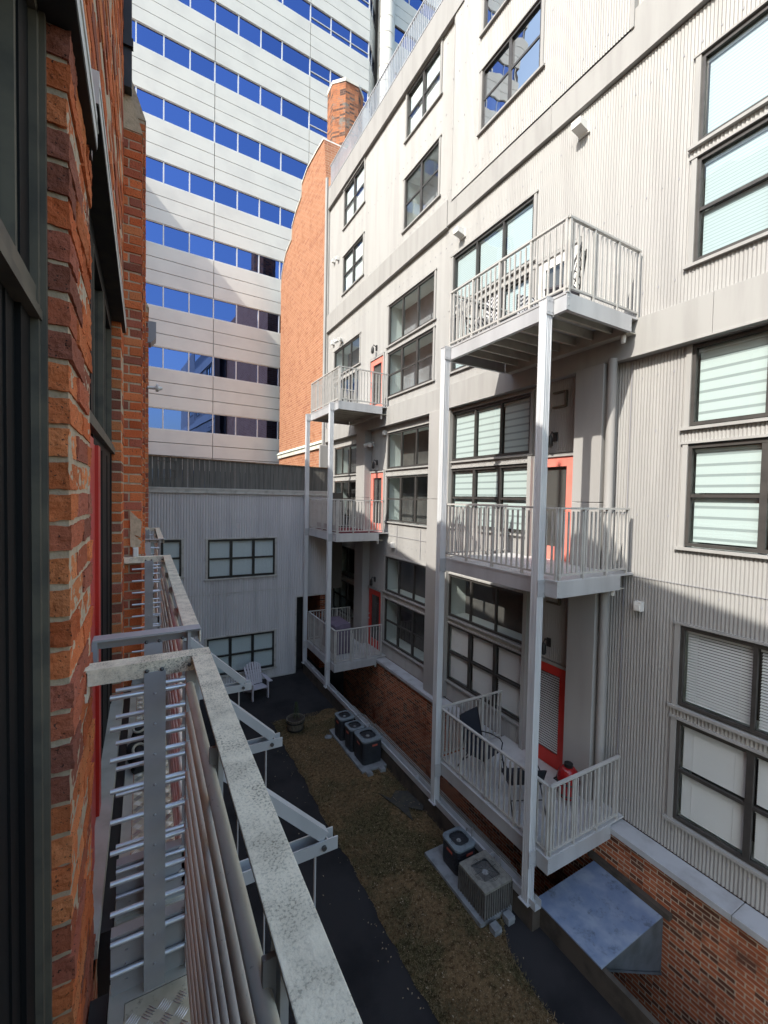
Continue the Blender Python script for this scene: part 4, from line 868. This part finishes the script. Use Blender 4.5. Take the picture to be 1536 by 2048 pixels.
# ------------------------------------------------------------------ things in the courtyard
def ac(x0, x1, y0, y1, zt, zb, kind, label):
    cx, cy = (x0+x1)/2, (y0+y1)/2; t = thing('air_conditioner', label, 'air conditioner', (cx,cy,zb), 'outdoor air conditioning units')
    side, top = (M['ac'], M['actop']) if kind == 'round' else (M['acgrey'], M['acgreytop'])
    rc = .09 if kind == 'round' else .015
    def outline(e, n=6):
        P = []
        for qx, qy, a in ((x1-rc,y1-rc,0),(x0+rc,y1-rc,90),(x0+rc,y0+rc,180),(x1-rc,y0+rc,270)):
            for k in range(n+1): an = math.radians(a+90*k/n); P.append((qx+(rc+e)*math.cos(an), qy+(rc+e)*math.sin(an)))
        return P
    c = MB(); c.prism(outline(-.012), 'z', zb, zt-.04)
    z = zb+.05
    if kind == 'round':
        while z < zt-.09: c.prism(outline(-.002), 'z', z, z+.022); z += .042
        for a in (0,1): pass
    else:
        n = 12
        for k in range(n+1):
            xx = x0+(x1-x0)*k/n; yy = y0+(y1-y0)*k/n
            c.box(x0-.012,x0+.01,yy-.008,yy+.008,zb,zt-.05); c.box(xx-.008,xx+.008,y0-.012,y0+.01,zb,zt-.05)
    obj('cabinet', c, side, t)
    R = min(x1-x0,y1-y0)*.40; O = outline(.008); n = len(O)
    c = MB(); ring = [(cx+R*math.cos(2*PI*k/n+.01), cy+R*math.sin(2*PI*k/n+.01)) for k in range(n)]
    O = sorted(O, key=lambda p: math.atan2(p[1]-cy,p[0]-cx)); ring = [(cx+R*math.cos(math.atan2(p[1]-cy,p[0]-cx)), cy+R*math.sin(math.atan2(p[1]-cy,p[0]-cx))) for p in O]
    vs = [(x,y,zt-.045) for x,y in O]+[(x,y,zt-.008) for x,y in O]+[(x,y,zt+.004) for x,y in ring]+[(x,y,zt-.16) for x,y in ring]; fs = []
    for k in range(n):
        q = (k+1)%n
        for L_ in range(2): fs.append((L_*n+k,L_*n+q,(L_+1)*n+q,(L_+1)*n+k))
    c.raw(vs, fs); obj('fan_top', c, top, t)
    c = MB(); c.lathe([(R*1.01,-.004),(R*1.01,-.17),(0,-.17)], (cx,cy,zt), 24); obj('fan_well', c, M['fan'], t)
    c = MB()
    for k in range(3):
        a = k*2*PI/3+.5; P = []
        for rr, da, z in ((.05,-.3,-.12),(R*.92,-.45,-.13),(R*.92,.35,-.07),(.05,.35,-.07)): P.append((cx+rr*math.cos(a+da),cy+rr*math.sin(a+da),zt+z))
        c.raw(P+[(x,y,z-.006) for x,y,z in P], [(0,1,2,3),(4,5,6,7),(0,1,5,4),(1,2,6,5),(2,3,7,6),(3,0,4,7)])
    obj('fan_blade', c, M['blade'] if kind == 'round' else M['fan'], t)
    c = MB(); c.lathe([(0,-.03),(R*.24,-.035),(R*.26,-.1),(0,-.1)], (cx,cy,zt), 16); obj('fan_motor', c, M['hub'], t, smooth=True)
    c = MB()
    for k in range(1,7): 
        rr = R*(.3+.7*k/6); c.tube([(cx+rr*math.cos(2*PI*q/28),cy+rr*math.sin(2*PI*q/28),zt+.006-.0*k) for q in range(29)], .0016, 5, caps=False)
    for k in range(8): a = k*PI/4; c.tube([(cx+R*.2*math.cos(a),cy+R*.2*math.sin(a),zt+.008),(cx+R*math.cos(a),cy+R*math.sin(a),zt+.006)], .003, 5)
    obj('fan_guard', c, M['fan'], t)
    c = MB(); c.tube([(x1-.01,cy+.08,zb+.12),(x1+.06,cy+.09,zb+.10),(x1+.1,cy+.2,zb+.3),(5.5,cy+.3,-6.3),(5.7,cy+.35,-6.45)], .016, 8); c.tube([(x1-.01,cy-.02,zb+.2),(x1+.07,cy,zb+.22),(5.42,cy+.1,-6.22),(5.6,cy+.3,-6.4)], .011, 8); obj('hose', c, M['pipe'], t, smooth=True)
    if kind == 'round':
        c = MB(); c.box(x0-.006,x0+.0,cy-.09,cy+.06,zt-.16,zt-.12) ; c.box(cx-.02,cx+.12,y0-.006,y0,zt-.16,zt-.12); obj('badge', c, M['badge'], t)
ac(4.64,5.07,10.53,11.0,-6.06,-6.65,'round','farthest dark rounded air conditioner of the three in a row')
ac(4.67,5.10,9.94,10.38,-6.06,-6.65,'round','middle dark rounded air conditioner of the three in a row')
ac(4.71,5.25,9.28,9.88,-6.05,-6.65,'round','large dark air conditioner at the near end of the row of three')
ac(4.79,5.23,5.72,6.2,-6.18,-6.65,'round','dark rounded air conditioner behind the grey square one, below the near balcony')
ac(4.69,5.27,4.91,5.55,-6.19,-6.65,'square','grey square air conditioner with big open fan, nearest the camera')
for y0, y1, lb in ((9.1,11.25,'long pale concrete pad under the three far air conditioners'),(4.9,6.45,'narrow concrete pad under the two near air conditioners')):
    c = MB(); c.box(4.60,5.28,y0,y1,GZ-.02,-6.65); tag(obj('concrete_pad', c, M['pad'], bevel=.008), lb, 'pad')
for x, y, lb in ((4.78,4.76,'left concrete block in front of the grey square air conditioner'),(5.1,4.8,'right concrete block in front of the grey square air conditioner'),(4.74,9.0,'left concrete block at the near end of the three air conditioners'),(5.1,9.02,'right concrete block at the near end of the three air conditioners')):
    c = MB(); c.box(x-.07,x+.07,y-.07,y+.07,GZ,-6.63); c.box(x-.075,x+.075,y-.075,y-.06,-6.70,-6.66); tag(obj('concrete_block', c, M['pad'], bevel=.008), lb, 'block', 'concrete blocks by the air conditioners')
c = MB(); c.lathe([(0,0),(.1,0),(.105,.05),(.09,.06),(.08,.045),(0,.045)], (4.48,11.0,GZ), 18); tag(obj('drain_cover', c, M['pad'], smooth=True), 'round grey drain cover beside the farthest air conditioner', 'drain cover')
# hood over the light well
t = thing('light_well_hood', 'blue grey sheet metal hood over the light well, against the brick base', 'hood', (6.2,4.0,-7))
def sheet(v, n_, m):
    c = MB(); d = Vector((0,0,-.02)); c.raw([Vector(p) for p in v]+[Vector(p)+d for p in v], [tuple(range(len(v))),tuple(range(len(v),2*len(v)))]+[(i,(i+1)%len(v),len(v)+(i+1)%len(v),len(v)+i) for i in range(len(v))]); obj(n_, c, m, t)
yN, yF = 3.45, 4.6
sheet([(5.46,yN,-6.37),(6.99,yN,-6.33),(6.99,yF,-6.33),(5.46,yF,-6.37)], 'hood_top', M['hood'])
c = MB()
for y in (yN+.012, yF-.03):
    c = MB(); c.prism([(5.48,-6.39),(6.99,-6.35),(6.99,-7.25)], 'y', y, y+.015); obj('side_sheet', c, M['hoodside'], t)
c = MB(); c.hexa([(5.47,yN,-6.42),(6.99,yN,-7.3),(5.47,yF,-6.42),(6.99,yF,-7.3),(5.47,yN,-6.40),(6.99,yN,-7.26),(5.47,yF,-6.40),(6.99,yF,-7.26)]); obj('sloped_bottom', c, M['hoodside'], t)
c = MB(); c.box(6.93,7.03,yN-.1,yF+.12,-6.33,-6.24); obj('wall_flashing', c, M['conc_dark'], t)
# planter + plant
px, py = 3.78, 11.78
t = thing('barrel_planter', 'dark half barrel planter standing at the far corner of the lawn', 'planter', (px,py,GZ))
c = MB(); n = 20; vs = []; fs = []
for k in range(n):
    a0_, a1_ = 2*PI*(k+.04)/n, 2*PI*(k+.96)/n; i = len(c.v)
    P = lambda r, a, z: (px+r*math.cos(a), py+r*math.sin(a), GZ+.03+z)
    c.raw([P(.20,a0_,0),P(.20,a1_,0),P(.18,a0_,0),P(.18,a1_,0),P(.265,a0_,.36),P(.265,a1_,.36),P(.24,a0_,.36),P(.24,a1_,.36)], [(0,2,3,1),(4,5,7,6),(0,1,5,4),(2,6,7,3),(0,4,6,2),(1,3,7,5)])
obj('stave', c, M['wood_tub'], t)
for r0, z in ((.217,.06),(.252,.28)):
    c = MB(); c.lathe([(r0,z-.02),(r0+.012,z-.02),(r0+.02,z+.02),(r0+.006,z+.02)], (px,py,GZ+.03), 28); obj('hoop', c, M['iron'], t, smooth=True)
c = MB(); c.lathe([(.235,.3),(.12,.315),(0,.32)], (px,py,GZ+.03), 20); obj('soil', c, M['soil'], t)
c = MB(); c.lathe([(.205,-.03),(.205,.03),(0,.03)], (px,py,GZ), 20); obj('bottom', c, M['wood_tub'], t)
t = thing('small_conifer', 'small green conifer growing in the barrel planter', 'plant', (px,py,GZ+.33))
c = MB(); c.tube([(px,py,GZ+.33),(px+.01,py,GZ+.55),(px+.015,py,GZ+.78)], .014, 6, r2=.005); obj('stem', c, M['wood_tub'], t)
c = MB(); lr = random.Random(9)
for k in range(900):
    z = lr.uniform(.0,.46); r = (.10*(1-z/.48)+.02)*lr.uniform(.3,1); a = lr.uniform(0,2*PI); x, y = px+.01+r*math.cos(a), py+r*math.sin(a); s = lr.uniform(.012,.028)
    c.face([(x,y,GZ+.36+z),(x+s*math.cos(a)*.5-s*.3*math.sin(a),y+s*math.sin(a)*.5+s*.3*math.cos(a),GZ+.36+z+s),(x+s*math.cos(a),y+s*math.sin(a),GZ+.36+z+s*1.5)])
obj('foliage', c, M['leaf'], t)
# adirondack chair
t = local('adirondack_chair', 'pale lilac grey plastic slatted garden chair on the dark asphalt by the far building', 'chair', (3.30,14.45,GZ), math.radians(8))
mm = M['plastic_grey']
c = MB()
for k in range(7):
    u = (k-3)*.072; top = 1.0-.09*((k-3)/3)**2*1.3; sp = 1+.22; c.hexa([(u-.03,.20,.34),(u+.03,.20,.34),(u-.03,.225,.34),(u+.03,.225,.34),(u*sp-.033,.50,top),(u*sp+.033,.50,top),(u*sp-.033,.525,top),(u*sp+.033,.525,top)])
obj('back_slat', c, mm, t)
c = MB(); c.bar((-.27,.36,.62),(.27,.36,.62),.03,.06); c.bar((-.26,.24,.38),(.26,.24,.38),.03,.06); obj('back_rail', c, mm, t)
c = MB()
for k in range(6): y = -.30+k*.09; c.box(-.26,.26,y,y+.075,.37-.012*k-.02,.37-.012*k)
obj('seat', c, mm, t)
for s in (-1,1):
    c = MB(); c.box(s*.26-.02,s*.26+.02,-.32,-.22,0,.56); c.box(s*.27-.045,s*.27+.045,-.36,-.32,.30,.36) if False else None; obj('front_leg', c, mm, t)
    c = MB(); c.hexa([(s*.25-.018,-.25,.28),(s*.25+.018,-.25,.28),(s*.25-.018,.55,.0),(s*.25+.018,.55,.0),(s*.25-.018,-.25,.38),(s*.25+.018,-.25,.38),(s*.25-.018,.60,.06),(s*.25+.018,.60,.06)]); obj('rear_leg', c, mm, t)
    c = MB(); c.prism([(s*.31-.07,-.38),(s*.31+.07,-.38),(s*.31+.05,.2),(s*.31-.02,.45),(s*.31-.05,.45)],'z',.56,.585); obj('arm', c, mm, t, bevel=.006)
# sling chairs on the near ground-level balcony
def sling(loc, rz, label, bh=.62):
    t = local('sling_chair', label, 'chair', loc, rz); w = .27
    c = MB(); P = [(-.24,.42),(.0,.405),(.20,.40),(.25,.46),(.31,.40+bh*.5),(.40,.42+bh)]
    for (a,za),(b_,zb) in zip(P, P[1:]): c.hexa([(-w,a,za),(w,a,za),(-w,b_,zb),(w,b_,zb),(-w,a,za+.012),(w,a,za+.012),(-w,b_-.004,zb+.012),(w,b_-.004,zb+.012)])
    obj('sling', c, M['sling'], t)
    for s in (-1,1):
        x = s*.285
        c = MB(); c.tube([(x,a,z) for a,z in P], .013, 8); obj('side_rail', c, M['chairmetal'], t, smooth=True)
        c = MB(); c.tube([(x*1.05,-.30,0),(x,-.22,.42),(x*1.02,-.24,.58),(x*1.03,-.18,.635),(x*1.03,.05,.645),(x*1.0,.28,.60)], .012, 8); obj('arm', c, M['chairmetal'], t, smooth=True)
        c = MB(); c.tube([(x*1.05,.42,0),(x,.18,.40)], .012, 8); obj('rear_leg', c, M['chairmetal'], t, smooth=True)
    for q in ((-.2,.40),(.3,.19)):
        c = MB(); c.tube([(-.285,*q),(.285,*q)], .01, 8); obj('cross_bar', c, M['chairmetal'], t, smooth=True)
D1 = ZD[0]
sling((5.98,6.42,D1), math.radians(12), 'high backed navy sling chair at the far end of the near ground balcony', .66)
sling((6.02,5.48,D1), math.radians(155), 'navy sling chair turned round behind the near post', .36)
# kamado grill
t = thing('kamado_grill', 'small glossy red egg-shaped grill on the near ground balcony', 'grill', (6.74,5.03,D1)); kc = (6.74,5.03,D1+.10); K = 1.0
c = MB(); c.lathe([(0,0),(.13,.0),(.17,.08),(.19,.2),(.195,.30)], kc, 28); obj('bowl', c, M['kam'], t, smooth=True)
c = MB(); c.lathe([(.195,.325),(.19,.40),(.165,.48),(.11,.545),(.07,.56),(0,.56)], kc, 28); obj('lid', c, M['kam'], t, smooth=True)
c = MB(); c.lathe([(.2,.295),(.205,.30),(.205,.325),(.2,.33)], kc, 28); c.lathe([(.175,.07),(.18,.08),(.18,.1),(.17,.11)], kc, 28); obj('band', c, M['iron'], t, smooth=True)
c = MB(); c.lathe([(.075,.55),(.075,.62),(.05,.635),(0,.635)], kc, 18); obj('vent_cap', c, M['iron'], t, smooth=True)
c = MB(); c.tube([(kc[0]-.19,kc[1]-.1,kc[2]+.36),(kc[0]-.27,kc[1]-.09,kc[2]+.37),(kc[0]-.27,kc[1]+.09,kc[2]+.37),(kc[0]-.19,kc[1]+.1,kc[2]+.36)], .014, 8); obj('handle', c, M['iron'], t, smooth=True)
for k in range(3):
    a = k*2*PI/3+.3; c = MB(); c.tube([(kc[0]+.1*math.cos(a),kc[1]+.1*math.sin(a),kc[2]+.02),(kc[0]+.2*math.cos(a),kc[1]+.2*math.sin(a),D1)], .013, 8); obj('leg', c, M['galv'], t, smooth=True)
# covered grill on far ground balcony
t = thing('covered_grill', 'grill under a plum coloured cover on the far ground level balcony', 'grill', (6.1,14.1,D1))
c = MB(); P0 = [(5.72,13.55),(6.35,13.55),(6.35,14.75),(5.72,14.75)]; nz = 10; rr = random.Random(6); rings = []
for i in range(nz+1):
    z = i/nz; ins = .0 if z < .6 else (z-.6)*.35; ring = []
    for k in range(32):
        u = k/8; s = int(u) % 4; f = u-int(u); a = P0[s]; b_ = P0[(s+1)%4]; x, y = a[0]+(b_[0]-a[0])*f, a[1]+(b_[1]-a[1])*f; cx_, cy_ = 6.03, 14.15
        k_ = 1-ins+.035*math.sin(k*1.9+z*3)*(1-z*.6); ring.append((cx_+(x-cx_)*k_, cy_+(y-cy_)*k_, D1+.02+1.02*z - (.10*max(0,(5.95-x)/.3) if z > .9 else 0)))
    rings.append(ring)
vs = [p for r_ in rings for p in r_]; fs = [(i*32+k,i*32+(k+1)%32,(i+1)*32+(k+1)%32,(i+1)*32+k) for i in range(nz) for k in range(32)] + [tuple(range(nz*32,nz*32+32))]
c.raw(vs, fs); obj('cover', c, M['cover'], t, smooth=True)
# mat on the far middle balcony
c = MB(); D2 = ZD[1]; c.box(5.6,7.0,12.98,15.2,D2-.004,D2+.012)
tag(obj('floor_mat', c, M['mat'], bevel=.004), 'maroon mat lying on the far middle balcony deck', 'mat')
c = MB(); c.box(5.47,5.50,13.1,15.0,D2+.02,D2+.26); tag(obj('rolled_mat', c, M['mat'], bevel=.01), 'maroon mat edge standing against the far middle balcony railing', 'mat')
# chairs on the top near balcony
D3 = ZD[2]
def director(loc, rz, label):
    t = local('folding_chair', label, 'chair', loc, rz)
    c = MB(); c.box(-.26,.26,.2,.235,.5,1.02); obj('back', c, M['zig'], t, bevel=.008)
    c = MB(); c.box(-.26,.26,-.24,.2,.44,.47); obj('seat', c, M['zig'], t)
    for s in (-1,1):
        c = MB(); c.tube([(s*.27,.22,1.0),(s*.27,.22,.45),(s*.27,-.25,0)], .014, 8); obj('leg', c, M['metalleg'], t, smooth=True)
        c = MB(); c.tube([(s*.27,-.25,.62),(s*.27,-.22,.45),(s*.27,.3,0)], .014, 8); obj('leg', c, M['metalleg'], t, smooth=True)
        c = MB(); c.box(s*.27-.025,s*.27+.025,-.26,.22,.62,.645); obj('arm', c, M['metalleg'], t)
director((5.95,6.75,D3), math.radians(-100), 'left one of the zigzag patterned chairs on the top near balcony')
director((6.75,6.55,D3), math.radians(175), 'zigzag patterned chair nearer the wall on the top near balcony')
t = local('lattice_chair', 'dark metal lattice-back chair in the near corner of the top near balcony', 'chair', (6.1,4.95,D3), math.radians(-160))
c = MB()
for u in (-.22,.22): c.tube([(u,.16,.42),(u*1.05,.22,.7),(u*.55,.30,1.05)], .016, 8)
for k in range(5): z = .5+.11*k; c.tube([(-.2+.012*k,.2+.02*k,z),(.2-.012*k,.2+.02*k,z)], .009, 6)
for k in range(4): c.tube([(-.2+.13*k,.18,.45),(.0-.06+.05*k,.29,1.0)], .009, 6)
obj('back', c, M['metalleg'], t, smooth=True)
c = MB(); c.box(-.24,.24,-.24,.18,.40,.43); obj('seat', c, M['wicker'], t)
for u in (-.22,.22):
    for v in (-.22,.16): c = MB(); c.tube([(u,v,.41),(u*1.1,v*1.1,0)], .014, 8); obj('leg', c, M['metalleg'], t, smooth=True)
# shoes
def shoe(x, y, rz, label):
    t = local('shoe', label, 'shoe', (x,y,DZ+.002), rz, 'pair of shoes on the narrow balcony')
    c = MB(); prof_ = [(-.13,.032,.035),(-.10,.040,.075),(-.05,.040,.085),(0,.042,.07),(.06,.046,.05),(.11,.040,.04),(.14,.018,.028)]; n = 12; vs = []; fs = []
    for y_, w_, h_ in prof_:
        for k in range(n): a = 2*PI*k/n; vs.append((w_*math.cos(a), y_, max(0, h_*.5+h_*.5*math.sin(a))+.015))
    for i in range(len(prof_)-1):
        for k in range(n): fs.append((i*n+k,i*n+(k+1)%n,(i+1)*n+(k+1)%n,(i+1)*n+k))
    fs += [tuple(range(n)), tuple(range(len(vs)-n,len(vs)))]; c.raw(vs, fs); obj('upper', c, M['shoe'], t, smooth=True)
    c = MB(); P = [(w_*1.06*s, y_) for s in (1,) for y_, w_, h_ in prof_]+[(-w_*1.06, y_) for y_, w_, h_ in prof_[::-1]]; c.prism(P, 'z', 0, .02); obj('sole', c, M['shoe'], t)
    c = MB(); c.tube([(.032*math.cos(2*PI*k/20), -.075+.05*math.sin(2*PI*k/20), .098+.006*math.sin(2*PI*k/20)) for k in range(21)], .007, 6, caps=False); obj('collar', c, M['shoerim'], t, smooth=True)
shoe(-.035,2.72,.15,'nearer black shoe with pale collar on the narrow balcony deck'); shoe(-.012,2.98,-.2,'farther black shoe with pale collar behind its mate')

# ------------------------------------------------------------------ camera, sun, sky
cam = bpy.data.cameras.new('camera'); co = bpy.data.objects.new('camera', cam); COL.objects.link(co)
yaw, pit, rol = math.radians(29.066), math.radians(-1.931), math.radians(1.138)
fw = Vector((math.sin(yaw)*math.cos(pit), math.cos(yaw)*math.cos(pit), math.sin(pit))); r = Vector((math.cos(yaw), -math.sin(yaw), 0)); u = r.cross(fw)
r2 = r*math.cos(rol)+u*math.sin(rol); u2 = -r*math.sin(rol)+u*math.cos(rol)
co.matrix_world = Matrix(((r2.x,u2.x,-fw.x,0),(r2.y,u2.y,-fw.y,0),(r2.z,u2.z,-fw.z,OZ),(0,0,0,1)))
cam.sensor_fit = 'VERTICAL'; cam.sensor_height = 24; cam.lens = 860.54/2048*24; cam.clip_start = .02; cam.clip_end = 500
S.camera = co
sl = bpy.data.lights.new('sun', 'SUN'); sl.energy = 2.8; sl.angle = math.radians(.5); sl.color = (1,.945,.85)
so = bpy.data.objects.new('sun', sl); COL.objects.link(so)
ld = Vector((1.89,.53,-1.83)); so.rotation_euler = ld.to_track_quat('-Z','Y').to_euler(); so.location = (-20,-6,30)
W = bpy.data.worlds.new('World'); S.world = W; W.use_nodes = True; nt = W.node_tree
sk = nt.nodes.new('ShaderNodeTexSky'); sk.sky_type = 'NISHITA'; sk.sun_disc = False
sk.sun_elevation = math.atan2(1.83, math.hypot(1.89,.53)); sk.sun_rotation = math.atan2(-1.89,-.53); sk.air_density = 1.8; sk.dust_density = 2.5; sk.ozone_density = 3.5
bg = nt.nodes['Background']; nt.links.new(sk.outputs[0], bg.inputs[0]); bg.inputs[1].default_value = .15
vs_ = S.view_settings; vs_.view_transform = 'Standard'; vs_.look = 'None'; vs_.exposure = 1.24; vs_.gamma = 1; vs_.use_curve_mapping = False
S.cycles.max_bounces = 10; S.cycles.diffuse_bounces = 5; S.cycles.glossy_bounces = 5; S.cycles.transparent_max_bounces = 16; S.cycles.caustics_reflective = False; S.cycles.caustics_refractive = False
S.cycles.use_denoising = True; S.cycles.sample_clamp_indirect = 6
